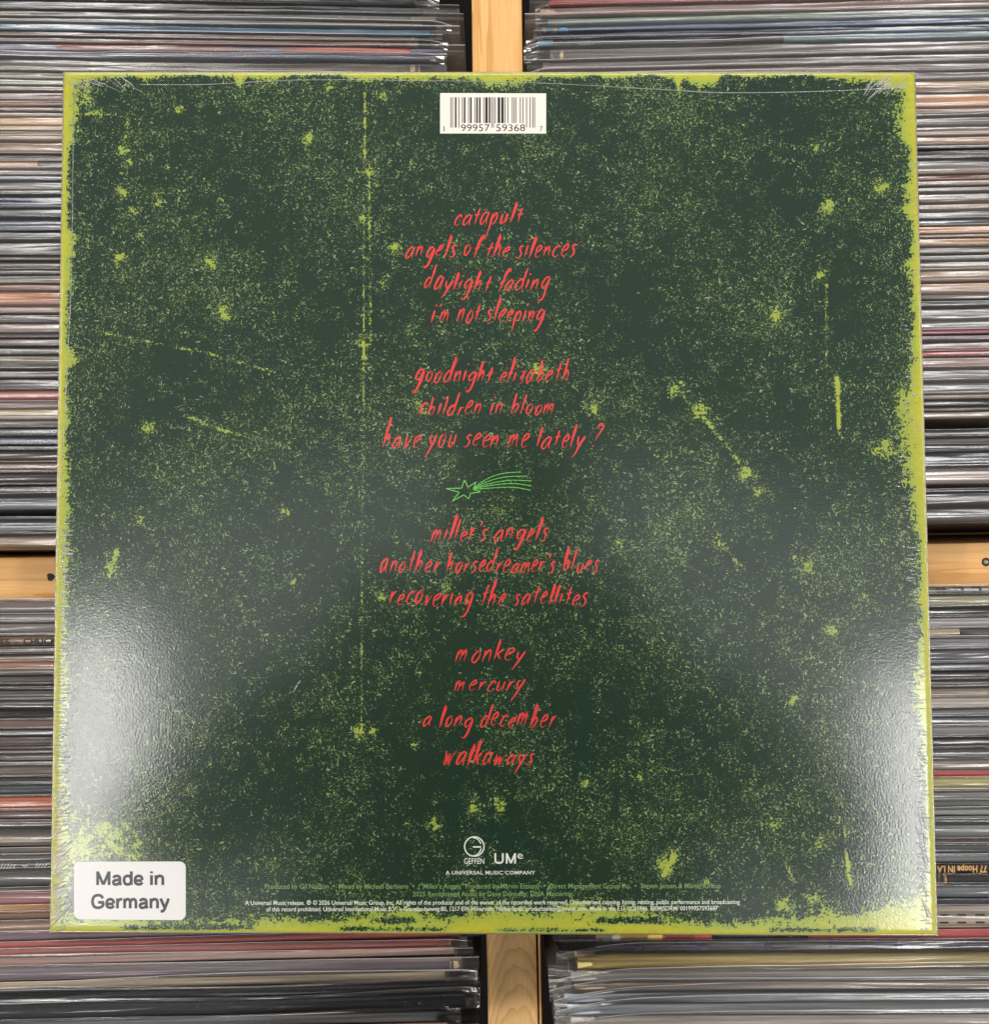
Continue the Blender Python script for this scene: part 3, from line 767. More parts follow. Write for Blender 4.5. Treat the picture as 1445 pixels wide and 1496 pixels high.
def wear_map(X, Y):
    xl = 92 - 19.5 * (Y - 105) / 1257
    xr = 1337.5 + 33 * (Y - 105) / 1262
    yb = 1362 + 5 * (X - 72) / 1298
    L_ = [(105, 34), (130, 24), (150, 17), (165, 24), (185, 14), (200, 20), (215, 11), (240, 10), (300, 10), (330, 11), (345, 22), (365, 24), (380, 11), (400, 16), (430, 13), (470, 11), (505, 11), (525, 26), (545, 14), (580, 12), (605, 18), (630, 13), (660, 15), (700, 16), (750, 17), (800, 16), (900, 16), (1000, 18), (1100, 15), (1180, 20), (1210, 26), (1240, 30), (1300, 22), (1365, 20)]
    T_ = [(92, 44), (112, 22), (150, 11), (190, 7), (210, 16), (230, 9), (290, 5), (340, 11), (352, 24), (362, 9), (400, 15), (430, 5), (500, 7), (530, 16), (560, 12), (600, 15), (650, 12), (690, 14), (720, 25), (760, 20), (790, 7), (830, 10), (860, 6), (890, 10), (930, 10), (950, 5), (985, 12), (992, 40), (999, 11), (1020, 24), (1045, 20), (1060, 5), (1100, 10), (1180, 5), (1230, 14), (1270, 16), (1300, 28), (1325, 34)]
    R_ = [(105, 44), (140, 22), (165, 28), (200, 28), (215, 15), (250, 12), (275, 22), (290, 18), (310, 26), (325, 13), (370, 12), (390, 26), (410, 15), (470, 14), (520, 18), (560, 24), (580, 38), (650, 34), (700, 30), (750, 22), (790, 14), (850, 16), (870, 24), (900, 13), (960, 17), (1000, 28), (1060, 18), (1100, 15), (1200, 12), (1280, 16), (1300, 24), (1330, 44), (1366, 60)]
    B_ = [(75, 12), (200, 16), (260, 11), (330, 13), (400, 16), (480, 12), (560, 24), (600, 26), (650, 14), (720, 28), (800, 22), (850, 32), (900, 26), (960, 22), (1000, 14), (1060, 10), (1120, 16), (1180, 18), (1200, 28), (1250, 20), (1300, 36), (1360, 44)]
    f = lambda p, q: np.interp(q, [a for a, b in p], [b for a, b in p])
    W = np.zeros_like(X)
    for d, wd, cw in ((X - xl, f(L_, Y), 6.0), (Y - 105, f(T_, X) * 0.85, 2.5), (xr - X, f(R_, Y) * 0.88, 5.0), (yb - Y, f(B_, X) * 1.35, 3.5)):
        core = np.where(d < cw, 0.35 * (1 - d / cw), 0)
        W = np.maximum(W, np.clip(1.0 - d / (2 * wd), 0, 1) * 1.02 + core)
        W = np.maximum(W, 0.30 * np.exp(-np.clip(d, 0, None) / 26.0))
    for x, y, r, s in [(120, 140, 14, .7), (140, 165, 9, .45), (115, 1240, 34, .85), (160, 1225, 26, .8), (195, 1240, 16, .75), (95, 1210, 22, .7), (150, 1262, 22, .6), (90, 1345, 20, .9),
                       (195, 310, 8, .7), (228, 292, 9, .62), (205, 345, 6, .6), (174, 378, 9, .7), (262, 160, 6, .8), (308, 384, 9, .85), (325, 452, 7, .7), (331, 463, 6, .6), (451, 203, 7, .8),
                       (181, 219, 8, .75), (187, 237, 7, .6), (178, 284, 8, .7), (540, 250, 9, .65), (530, 498, 10, .8), (530, 320, 6, .6), (579, 362, 8, .9), (532, 520, 6, .5), (867, 595, 7, .95),
                       (785, 540, 8, .8), (560, 412, 7, .55), (1022, 602, 10, .9), (988, 567, 9, .85), (1090, 693, 9, .9), (1107, 717, 8, .9), (1198, 400, 7, .6), (1133, 461, 10, .8), (1285, 276, 11, .85),
                       (1209, 306, 11, .8), (1180, 828, 9, .85), (1288, 656, 15, .8), (1304, 660, 9, .8), (906, 792, 6, .8), (162, 830, 9, .7), (430, 850, 6, .7), (416, 748, 7, .7), (972, 1264, 11, .85), (984, 1250, 8, .8),
                       (1217, 920, 9, .8), (855, 1145, 6, .8), (935, 1137, 6, .7), (1160, 1022, 9, .8), (692, 1180, 9, .75), (730, 1176, 8, .7), (635, 1206, 9, .75), (525, 1072, 10, .6), (545, 1066, 7, .6),
                       (608, 1086, 6, .7), (1245, 1284, 8, .7), (1190, 1316, 12, .7), (1147, 1322, 13, .75), (1200, 1230, 10, .6), (1128, 1205, 9, .6), (400, 1262, 8, .55), (620, 598, 7, .6), (610, 590, 7, .6), (640, 640, 5, .5),
                       (218, 625, 8, .65), (203, 760, 6, .7), (650, 860, 6, .7), (557, 872, 6, .6), (1190, 215, 8, .6), (1315, 120, 16, .7), (1050, 795, 8, .6), (998, 815, 7, .6), (1262, 870, 5, .6), (1158, 815, 5, .5), (560, 140, 8, .5), (480, 125, 8, .5), (1030, 1290, 6, .5)]:
        W = np.maximum(W, (0.24 + 0.42 * s) * np.exp(-((X - x) ** 2 + (Y - y) ** 2) / (r * r * 2.9)))
    for xa, ya, xb, yb_, hw, s in [(533, 108, 533, 260, 2.3, .66), (540, 235, 541, 500, 2.2, .55), (532, 300, 531, 600, 2.2, .53), (530, 600, 528, 1075, 2.2, .46), (187, 165, 178, 255, 4, .5), (150, 487, 300, 515, 3, .5),
                                   (300, 515, 405, 545, 3, .46), (272, 608, 330, 630, 4, .54), (330, 630, 425, 655, 3, .4), (988, 567, 1030, 615, 3.5, .45), (1030, 610, 1080, 675, 5, .52), (1080, 675, 1110, 718, 4, .45),
                                   (1223, 552, 1226, 625, 4.5, .78), (1207, 395, 1208, 535, 3, .46), (1233, 1195, 1236, 1245, 3, .5), (1236, 1240, 1243, 1292, 4, .68), (969, 1278, 986, 1248, 5, .78), (170, 805, 160, 840, 5, .6),
                                   (1050, 780, 1078, 825, 3, .46), (983, 815, 1030, 840, 3, .42), (120, 170, 150, 160, 4, .4), (1145, 1255, 1160, 1290, 4, .45)]:
        dx, dy = xb - xa, yb_ - ya
        t = np.clip(((X - xa) * dx + (Y - ya) * dy) / (dx * dx + dy * dy), 0, 1)
        d2 = (X - xa - t * dx) ** 2 + (Y - ya - t * dy) ** 2
        W = np.maximum(W, s * np.exp(-d2 / (hw * hw)))
    for xa, xb, y in [(185, 360, 1355), (505, 640, 1357.5), (735, 875, 1359), (1135, 1275, 1358.5), (880, 960, 1345), (560, 600, 1345)]:
        dx = np.clip(np.abs(X - (xa + xb) / 2) - (xb - xa) / 2, 0, None)
        W -= 0.5 * np.exp(-((Y - y) / 4.5) ** 2 - (dx / 14) ** 2)
    return W

def build_cover():
    N = 460
    u, v = np.meshgrid(np.linspace(0, 1, N), np.linspace(0, 1, N))
    P = quad_px(u, v)
    X, Y = P[..., 0], P[..., 1]
    a, b = lp(X, Y)
    W = wear_map(X, Y)
    z = np.zeros_like(a)
    # the board's edges roll over slightly under the tight film
    e = np.minimum(np.minimum(u, 1 - u), np.minimum(v, 1 - v)) * 0.312
    z -= np.clip(1 - e / 0.0022, 0, 1) ** 2 * 0.0003
    V = np.stack([a, b, z], -1).reshape(-1, 3)
    idx = np.arange(N * N).reshape(N, N)
    q = np.stack([idx[:-1, :-1], idx[1:, :-1], idx[1:, 1:], idx[:-1, 1:]], -1).reshape(-1, 4)
    me = bpy.data.meshes.new('cover')
    # side walls and back
    ringi = np.concatenate([idx[0, :], idx[1:, -1], idx[-1, -2::-1], idx[-2:0:-1, 0]])
    low = V[ringi].copy(); low[:, 2] = -0.0040
    nb = len(V)
    R = len(ringi)
    side = [(int(ringi[i]), int(ringi[(i + 1) % R]), nb + (i + 1) % R, nb + i) for i in range(R)]
    back = [tuple(nb + i for i in range(R))[::-1]]
    me.from_pydata(np.vstack([V, low]).tolist(), [], q.tolist() + side + back)
    at = me.attributes.new('wear', 'FLOAT', 'POINT')
    at.data.foreach_set('value', np.concatenate([W.ravel(), np.ones(R)]).astype(np.float32))
    me.materials.append(MAT_COVER); me.materials.append(MAT_BORDER)
    mi = np.zeros(len(me.polygons), np.int32); mi[len(q):] = 1
    me.polygons.foreach_set('material_index', mi)
    sm = np.ones(len(me.polygons), bool); sm[len(q):] = False
    me.polygons.foreach_set('use_smooth', sm)
    me.update()
    o = bpy.data.objects.new('printed_jacket', me)
    COL.objects.link(o); o.parent = album
    return o
build_cover()

def flat(name, pts, faces, mat, z, parent=album, zs=None):
    """a printed or stuck-on piece lying on the album's face, given in photo pixels"""
    pts = np.asarray(pts, float)
    a, b = lp(pts[:, 0], pts[:, 1])
    zz = np.full_like(a, z) if zs is None else z + np.asarray(zs)
    me = mesh(name, np.stack([a, b, zz], 1).tolist(), [tuple(f) for f in faces])
    bm = bmesh.new(); bm.from_mesh(me)
    for f in bm.faces:
        f.normal_update()
        if f.normal.z < 0:
            f.normal_flip()
    bm.to_mesh(me); bm.free()
    return link(name, me, parent, mat)

# --- handwriting: a brush alphabet (x-height 1), each glyph a list of strokes
GL = {
 'a': (.98, [[(.78, .86), (.48, 1.0), (.12, .62), (.05, .18), (.26, .0), (.58, .36), (.78, .92)], [(.8, .98), (.70, .35), (.86, -.02)]]),
 'b': (.92, [[(.16, 1.95), (.12, 1.0), (.08, .0)], [(.1, .42), (.46, .92), (.70, .62), (.5, .12), (.1, .02)]]),
 'c': (.82, [[(.74, .78), (.52, 1.0), (.16, .68), (.1, .2), (.36, .0), (.74, .2)]]),
 'd': (1.0, [[(.70, .82), (.4, .95), (.08, .5), (.18, .02), (.5, .18), (.74, .75)], [(.84, 2.0), (.76, 1.0), (.74, .0)]]),
 'e': (.82, [[(.1, .42), (.5, .6), (.64, .82), (.45, 1.0), (.13, .68), (.1, .2), (.38, -.02), (.74, .16)]]),
 'f': (.72, [[(.98, 1.78), (.74, 1.98), (.48, 1.5), (.38, .6), (.26, -.12)], [(.1, .80), (.74, .95)]]),
 'g': (.98, [[(.78, .86), (.46, 1.0), (.1, .6), (.18, .14), (.5, .28), (.78, .92)], [(.82, 1.0), (.74, .1), (.56, -.66), (.28, -.92), (.0, -.78)]]),
 'h': (.92, [[(.18, 2.0), (.12, 1.0), (.06, .0)], [(.1, .42), (.42, .96), (.6, .72), (.62, .0)]]),
 'i': (.44, [[(.18, .95), (.12, .0)], [(.2, 1.36), (.25, 1.48)]]),
 'k': (.84, [[(.16, 1.95), (.12, 1.0), (.08, .0)], [(.72, .98), (.4, .62), (.14, .42)], [(.28, .52), (.48, .26), (.74, -.02)]]),
 'l': (.46, [[(.2, 2.0), (.14, 1.0), (.1, .0)]]),
 'm': (1.28, [[(.12, .98), (.08, .0)], [(.1, .5), (.38, .98), (.5, .72), (.48, .02)], [(.5, .5), (.82, .98), (.94, .7), (.98, .0)]]),
 'n': (.94, [[(.12, .98), (.08, .0)], [(.09, .40), (.34, .90), (.54, .96), (.64, .70), (.66, .35), (.68, .0)]]),
 'o': (.86, [[(.48, 1.0), (.14, .66), (.14, .14), (.44, .0), (.7, .42), (.64, .86), (.40, 1.0)]]),
 'p': (.92, [[(.14, .98), (.1, .0), (.06, -.92)], [(.1, .56), (.46, 1.0), (.7, .66), (.5, .12), (.12, .12)]]),
 'r': (.72, [[(.14, .98), (.1, .0)], [(.1, .42), (.36, .88), (.66, .95)]]),
 's': (.74, [[(.66, .92), (.34, 1.0), (.18, .76), (.48, .42), (.46, .08), (.18, -.06), (-.04, .06)]]),
 't': (.70, [[(.38, 1.5), (.32, .7), (.3, .0)], [(.04, .84), (.68, .98)]]),
 'u': (.92, [[(.12, .98), (.12, .2), (.34, .0), (.64, .4)], [(.70, .98), (.66, .4), (.70, .0)]]),
 'v': (.8, [[(.1, .98), (.2, .5), (.3, .0), (.5, .5), (.78, 1.0)]]),
 'w': (1.2, [[(.08, 1.02), (.12, .5), (.2, .0), (.36, .4), (.54, .78), (.58, .4), (.66, .0), (.85, .55), (1.14, 1.1)]]),
 'y': (.86, [[(.12, .98), (.18, .5), (.38, .2), (.5, .3)], [(.82, 1.02), (.5, .25), (.25, -.4), (.02, -.86)]]),
 'z': (.8, [[(.14, .92), (.42, .9), (.66, .96), (.44, .66), (.24, .42), (.52, .3), (.52, -.02), (.12, -.16)]]),
 "'": (.3, [[(.24, 1.62), (.16, 1.25)]]),
 '?': (1.0, [[(.16, 1.62), (.42, 1.95), (.82, 1.74), (.62, 1.2), (.40, .78), (.34, .5)], [(.22, .02), (.26, .12)]]),
 ' ': (.55, []),
}
def spline(pts, n):
    p = np.array(pts, float)
    if len(p) == 2:
        t = np.linspace(0, 1, n)[:, None]
        return p[0] * (1 - t) + p[1] * t
    q = np.vstack([2 * p[0] - p[1], p, 2 * p[-1] - p[-2]])
    out = []
    m = max(4, n // (len(p) - 1))
    for i in range(len(p) - 1):
        t = np.linspace(0, 1, m, endpoint=(i == len(p) - 2))[:, None]
        a, b, c, d = q[i], q[i + 1], q[i + 2], q[i + 3]
        out.append(.5 * (2 * b + (c - a) * t + (2 * a - 5 * b + 4 * c - d) * t ** 2 + (3 * b - a - 3 * c + d) * t ** 3))
    return np.vstack(out)

def ribbon(path, half, V, Fc, rough=0.0, rng=None):
    """append a flat brush stroke (photo pixels) to V / Fc"""
    d = np.gradient(path, axis=0)
    ln = np.hypot(d[:, 0], d[:, 1]) + 1e-9
    nrm = np.stack([-d[:, 1], d[:, 0]], 1) / ln[:, None]
    h1 = half.copy(); h2 = half.copy()
    if rough:
        h1 = h1 * (1 + rng.normal(0, rough, len(half))); h2 = h2 * (1 + rng.normal(0, rough, len(half)))
    A = path + nrm * h1[:, None]
    B = path - nrm * h2[:, None]
    s = len(V)
    for p, q in zip(A, B):
        V.append(p); V.append(q)
    for i in range(len(path) - 1):
        Fc.append((s + 2 * i, s + 2 * i + 1, s + 2 * i + 3, s + 2 * i + 2))

def write(body, x0, x1, base, xh, seed, rise=0.0, heavy=()):
    rng = np.random.default_rng(seed)
    x = 0.0
    strokes = []
    slant = 0.34
    for ci, ch in enumerate(body):
        adv, st = GL[ch]
        sc = 1 + rng.normal(0, .09)
        dy = rng.normal(0, .07)
        fat = 1.22 if rng.random() < 0.25 else 1.0
        for s_ in st:
            p = np.array(s_, float) * [0.92, sc]
            if p[:, 1].max() > 1.7:
                p = p * [1, 1 + rng.normal(0, .06)]
            p = p + rng.normal(0, .027, p.shape)
            p[:, 0] += x + slant * p[:, 1]
            p[:, 1] += dy
            tall = (s_[0][1] - s_[-1][1]) > 1.5
            strokes.append((p, fat * (1.2 if tall else 1.0)))
            if tall and rng.random() < 0.6:                 # the brush doubles back beside a long stem
                q2 = p * [1, .9] + [0.10 + rng.normal(0, .03), 0.03]
                strokes.append((q2, 0.7))
        x += adv * (1 + rng.normal(0, .05)) + 0.13
    lo = min(p[:, 0].min() for p, _ in strokes); hi = max(p[:, 0].max() for p, _ in strokes)
    V, Fc, Z = [], [], []
    for si, (p, fat) in enumerate(strokes):
        q = np.empty_like(p)
        q[:, 0] = x0 + (p[:, 0] - lo) / (hi - lo) * (x1 - x0)
        q[:, 1] = base - p[:, 1] * xh - rise * (q[:, 0] - x0)
        path = spline(q, 26 if len(q) > 3 else 16)
        n = len(path)
        t = np.linspace(0, 1, n)
        half = xh * 0.063 * fat * (0.55 + 0.55 * np.sin(np.clip(t * 1.12 + .08, 0, 1) * math.pi) ** .6) * (1.12 - 0.3 * t)
        half *= np.clip(np.minimum(t * 9, (1 - t) * 6) + 0.25, 0, 1)
        ribbon(path, half, V, Fc, 0.12, rng)
        Z += [(si % 8) * 5e-6] * (len(V) - len(Z))
    return np.array(V), Fc, Z

TITLES = [('catapult', 665, 765, 330, 16.5, .03), ('angels of the silences', 593, 844, 375, 16.5, -.005), ('daylight fading', 621, 804, 424, 16, 0.0), ("i'm not sleeping", 630, 797, 470, 16.5, .0),
          ('goodnight elizabeth', 602, 831, 558, 16.5, .0), ('children in bloom', 614, 808, 606, 16, .0), ('have you seen me lately ?', 559, 882, 654, 17.5, .006),
          ("miller's angels", 629, 802, 790, 17, .0), ("another horsedreamer's blues", 556, 877, 836, 16.5, .0), ('recovering the satellites', 569, 860, 883, 17, .0),
          ('monkey', 665, 768, 967, 17, .02), ('mercury', 664, 768, 1009, 15.5, .0), ('a long december', 619, 814, 1062, 17, .0), ('walkaways', 649, 782, 1117, 17, .0)]
for k_, (body, x0, x1, base, xh, rise) in enumerate(TITLES):
    V, Fc, Z = write(body, x0, x1, base, xh, 100 + k_, rise)
    flat('song_title', V, Fc, MAT_RED, 0.00005, zs=Z)

# --- shooting star emblem
def zs(p, s=4.0139, ox=540, oy=520):
    return [(ox + a / s, oy + b / s) for a, b in p]
V, Fc = [], []
star = zs([(447, 778), (540, 775), (557, 728), (578, 770), (625, 738), (607, 780), (650, 797), (592, 806), (582, 838), (552, 815), (485, 852), (526, 800), (447, 778)])
for a, b in zip(star[:-1], star[1:]):
    pth = spline([a, b], 8)
    ribbon(pth, np.full(len(pth), .55), V, Fc)
for arc in ([(607, 775), (700, 715), (790, 688), (888, 680)], [(607, 776), (710, 730), (810, 708), (916, 705)], [(607, 777), (720, 745), (830, 729), (950, 733)],
            [(607, 779), (720, 758), (840, 748), (950, 762)], [(610, 782), (720, 774), (840, 770), (946, 787)]):
    pth = spline(zs(arc), 30)
    ribbon(pth, np.full(len(pth), .42), V, Fc)
    for j in range(4, len(pth), 3):
        q = np.array([pth[j], pth[j] + [0.1, 1.6]])
        ribbon(q, np.array([.5, .2]), V, Fc)
flat('star_emblem', V, Fc, MAT_GREEN, 0.00005)

# --- bar code
panel = flat('barcode_panel', [(643, 136.5), (798, 137), (798, 195.6), (643, 195.6)], [(0, 1, 2, 3)], MAT_PANEL, 0.00004)
digits = '199957593687'
LC = ['0001101', '0011001', '0010011', '0111101', '0100011', '0110001', '0101111', '0111011', '0110111', '0001011']
bits = '101' + ''.join(LC[int(d)] for d in digits[:6]) + '01010' + ''.join(''.join('1' if c == '0' else '0' for c in LC[int(d)]) for d in digits[6:]) + '101'
V, Fc = [], []
m0, mw = 658.0, (781.7 - 658.0) / 95
i = 0
while i < 95:
    if bits[i] == '1':
        j = i
        while j < 95 and bits[j] == '1':
            j += 1
        tall = i < 10 or i >= 85 or 45 <= i < 50
        s = len(V)
        a, b = m0 + i * mw + .05, m0 + j * mw - .05
        V += [(a, 142.8), (b, 142.8), (b, 187 if tall else 180.5), (a, 187 if tall else 180.5)]
        Fc.append((s, s + 1, s + 2, s + 3))
        i = j
    else:
        i += 1
flat('barcode_bars', V, Fc, MAT_BLACK, 0.00007, panel)
V, Fc = [], []
def add_text(args, kw={}):
    v, f = text_px(*args, **kw)
    s = len(V)
    V.extend(v.tolist()); Fc.extend([tuple(s + q for q in p) for p in f])
add_text(('1', 648.2, 649.5, 192.3, 7.2)); add_text(('99957', 673.3, 715.5, 192.3, 10)); add_text(('59368', 725, 767.3, 192.3, 10)); add_text(('7', 788.3, 793, 192.3, 7.2))
flat('barcode_digits', V, Fc, MAT_BLACK, 0.00007, panel)

# --- publisher's marks and small print
V, Fc = [], []
th = np.linspace(0, math.tau, 41)
ribbon(np.stack([693 + 14.2 * np.cos(th), 1236.2 + 14.2 * np.sin(th)], 1), np.full(41, .85), V, Fc)
th = np.linspace(-math.pi * .5, math.pi * .5, 26)
pa = np.stack([691 + 12.2 * np.cos(th), 1236.5 + 13.2 * np.sin(th)], 1)
pa = pa[(pa[:, 1] < 1233.5) | (pa[:, 1] > 1238)]
up = pa[pa[:, 1] < 1235]; dn = pa[pa[:, 1] > 1235]
ribbon(up, np.full(len(up), .8), V, Fc); ribbon(dn, np.full(len(dn), .8), V, Fc)
ribbon(spline([(691, 1236.8), (703, 1236.8)], 6), np.full(6, 1.0), V, Fc)
v, f = text_px('GEFFEN', 678, 707.5, 1261.5, 8.0, bold=0.004)
s = len(V); V.extend(v.tolist()); Fc.extend([tuple(s + q for q in p) for p in f])
flat('publisher_emblem', V, Fc, MAT_WHITE, 0.00005)
V, Fc = [], []
add_text(('A UNIVERSAL MUSIC COMPANY', 651, 782, 1277, 5.2), {'bold': 0.01, 'spacing': 1.05})
flat('company_line', V, Fc, MAT_WHITE, 0.00005)
for body, x0, x1, y0, y1, cap, mt, bd in [
    ("Produced by Gil Norton  •  Mixed by Michael Barbiero  •  (“Miller’s Angels” Produced by Marvin Etzioni)  •  Direct Management Group Inc.  •  Steven Jensen & Martin Kirkup", 387, 1053, 1298, 1297, 7.2, MAT_DULLGREEN, .006),
    ("2025 Remastered Audio by Dave Donnelly, DNA Mastering", 603, 836, 1309, 1308.5, 7.0, MAT_DULLGREEN, .006),
    ("A Universal Music release. ℗ © 2026 Universal Music Group, Inc. All rights of the producer and of the owner of the recorded work reserved. Unauthorised copying, hiring, renting, public performance and broadcasting", 358, 1081, 1321.5, 1320, 6.2, MAT_WHITE, .008),
    ("of this record prohibited. Universal International Music B.V. ’s-Gravelandseweg 80, 1217 EW Hilversum, Netherlands, productsafety@umusic.com. Made in the E.U. LC01846. BIEM/SDRM/ 00199957593687", 389, 1049, 1330.8, 1329.3, 6.2, MAT_WHITE, .008)]:
    V, Fc = [], []
    add_text((body, x0, x1, y0, cap), {'y1': y1, 'bold': bd})
    flat('credit_line', V, Fc, mt, 0.00005)

# --- the white origin sticker
pts = []
for cx, cy, a0 in ((262.5, 1267, -90), (262.5, 1334.5, 0), (117.5, 1333.5, 90), (117.5, 1267, 180)):
    for a in range(0, 91, 10):
        t = math.radians(a0 + a)
        pts.append((cx + 9 * math.cos(t), cy + 9 * math.sin(t)))
n = len(pts)
a, b = lp(np.array([p[0] for p in pts]), np.array([p[1] for p in pts]))
V3 = [(x, y, 0.00022) for x, y in zip(a, b)] + [(x, y, 0.00001) for x, y in zip(a, b)]
st_me = mesh('origin_sticker', V3, [tuple(range(n))[::-1]] + [(i, (i + 1) % n, n + (i + 1) % n, n + i) for i in range(n)])
sticker = link('origin_sticker', st_me, album, MAT_STICKER)
bm = bmesh.new(); bm.from_mesh(st_me); bmesh.ops.recalc_face_normals(bm, faces=bm.faces[:]); bm.to_mesh(st_me); bm.free()
# its bold grotesque letters (cap height 1)
SG = {
 'M': (1.0, [[(.1, 0), (.1, 1)], [(.1, .97), (.46, .03)], [(.46, .03), (.82, .97)], [(.82, 1), (.82, 0)]]),
 'a': (.66, [[(.10, .52), (.16, .62), (.32, .67), (.47, .6), (.5, .46), (.5, .2), (.52, .1), (.57, 0)], [(.5, .40), (.32, .37), (.14, .31), (.09, .18), (.17, .05), (.32, .05), (.46, .15)]]),
 'd': (.70, [[(.56, 1), (.56, 0)], [(.56, .36), (.5, .6), (.34, .67), (.17, .6), (.1, .36), (.17, .11), (.34, .05), (.5, .12), (.56, .36)]]),
 'e': (.66, [[(.1, .33), (.54, .33)], [(.55, .36), (.5, .58), (.33, .67), (.15, .58), (.09, .36), (.14, .13), (.33, .05), (.48, .1), (.54, .2)]]),
 'i': (.30, [[(.15, .72), (.15, 0)], [(.15, 1.0), (.15, .86)]]),
 'n': (.70, [[(.13, .72), (.13, 0)], [(.13, .42), (.22, .6), (.38, .67), (.52, .6), (.56, .44), (.56, .2), (.56, 0)]]),
 'm': (1.04, [[(.13, .72), (.13, 0)], [(.13, .42), (.2, .6), (.33, .67), (.45, .6), (.49, .44), (.49, .2), (.49, 0)], [(.49, .42), (.56, .6), (.7, .67), (.82, .6), (.86, .44), (.86, .2), (.86, 0)]]),
 'G': (.94, [[(.78, .72), (.68, .9), (.47, .96), (.22, .86), (.11, .5), (.22, .14), (.47, .04), (.68, .1), (.8, .22)], [(.8, .18), (.8, .46)], [(.86, .44), (.48, .44)]]),
 'r': (.46, [[(.13, .72), (.13, 0)], [(.13, .42), (.2, .58), (.30, .66), (.44, .66)]]),
 'y': (.64, [[(.06, .72), (.33, .02)], [(.58, .72), (.36, .08), (.28, -.12), (.18, -.21), (.06, -.2)]]),
 ' ': (.32, []),
}
def sans(body, x0, x1, base, cap, V, Fc, Z, half=.104):
    x, st = 0.0, []
    for ch in body:
        adv, strokes = SG[ch]
        for q in strokes:
            st.append(np.array(q, float) + [x, 0])
        x += adv
    lo = min(p[:, 0].min() for p in st) - half; hi = max(p[:, 0].max() for p in st) + half
    kx = (x1 - x0) / (hi - lo)
    for i, p in enumerate(st):
        path = spline(p, 6 if len(p) == 2 else 40)
        q = np.stack([x0 + (path[:, 0] - lo) * kx, base - path[:, 1] * cap], 1)
        ribbon(q, np.full(len(q), half * cap), V, Fc)
        Z += [(i % 6) * 5e-6] * (len(V) - len(Z))
SG['U'] = (.98, [[(.1, 1), (.1, .36), (.17, .13), (.42, .05), (.67, .13), (.74, .36), (.74, 1)]])
V, Fc, Z = [], [], []
sans('UM', 722.3, 754, 1261, 15, V, Fc, Z, .085)
add_text(('e', 756, 764, 1254, 11))
Z += [0.0] * (len(V) - len(Z))
flat('publisher_initials', V, Fc, MAT_WHITE, 0.00005, zs=Z)
V, Fc, Z = [], [], []
sans('Made in', 140.5, 240.5, 1292.3, 20, V, Fc, Z)
sans('Germany', 133, 249, 1326.3, 20, V, Fc, Z)
flat('sticker_lettering', V, Fc, MAT_STICKINK, 0.00026, sticker, Z)

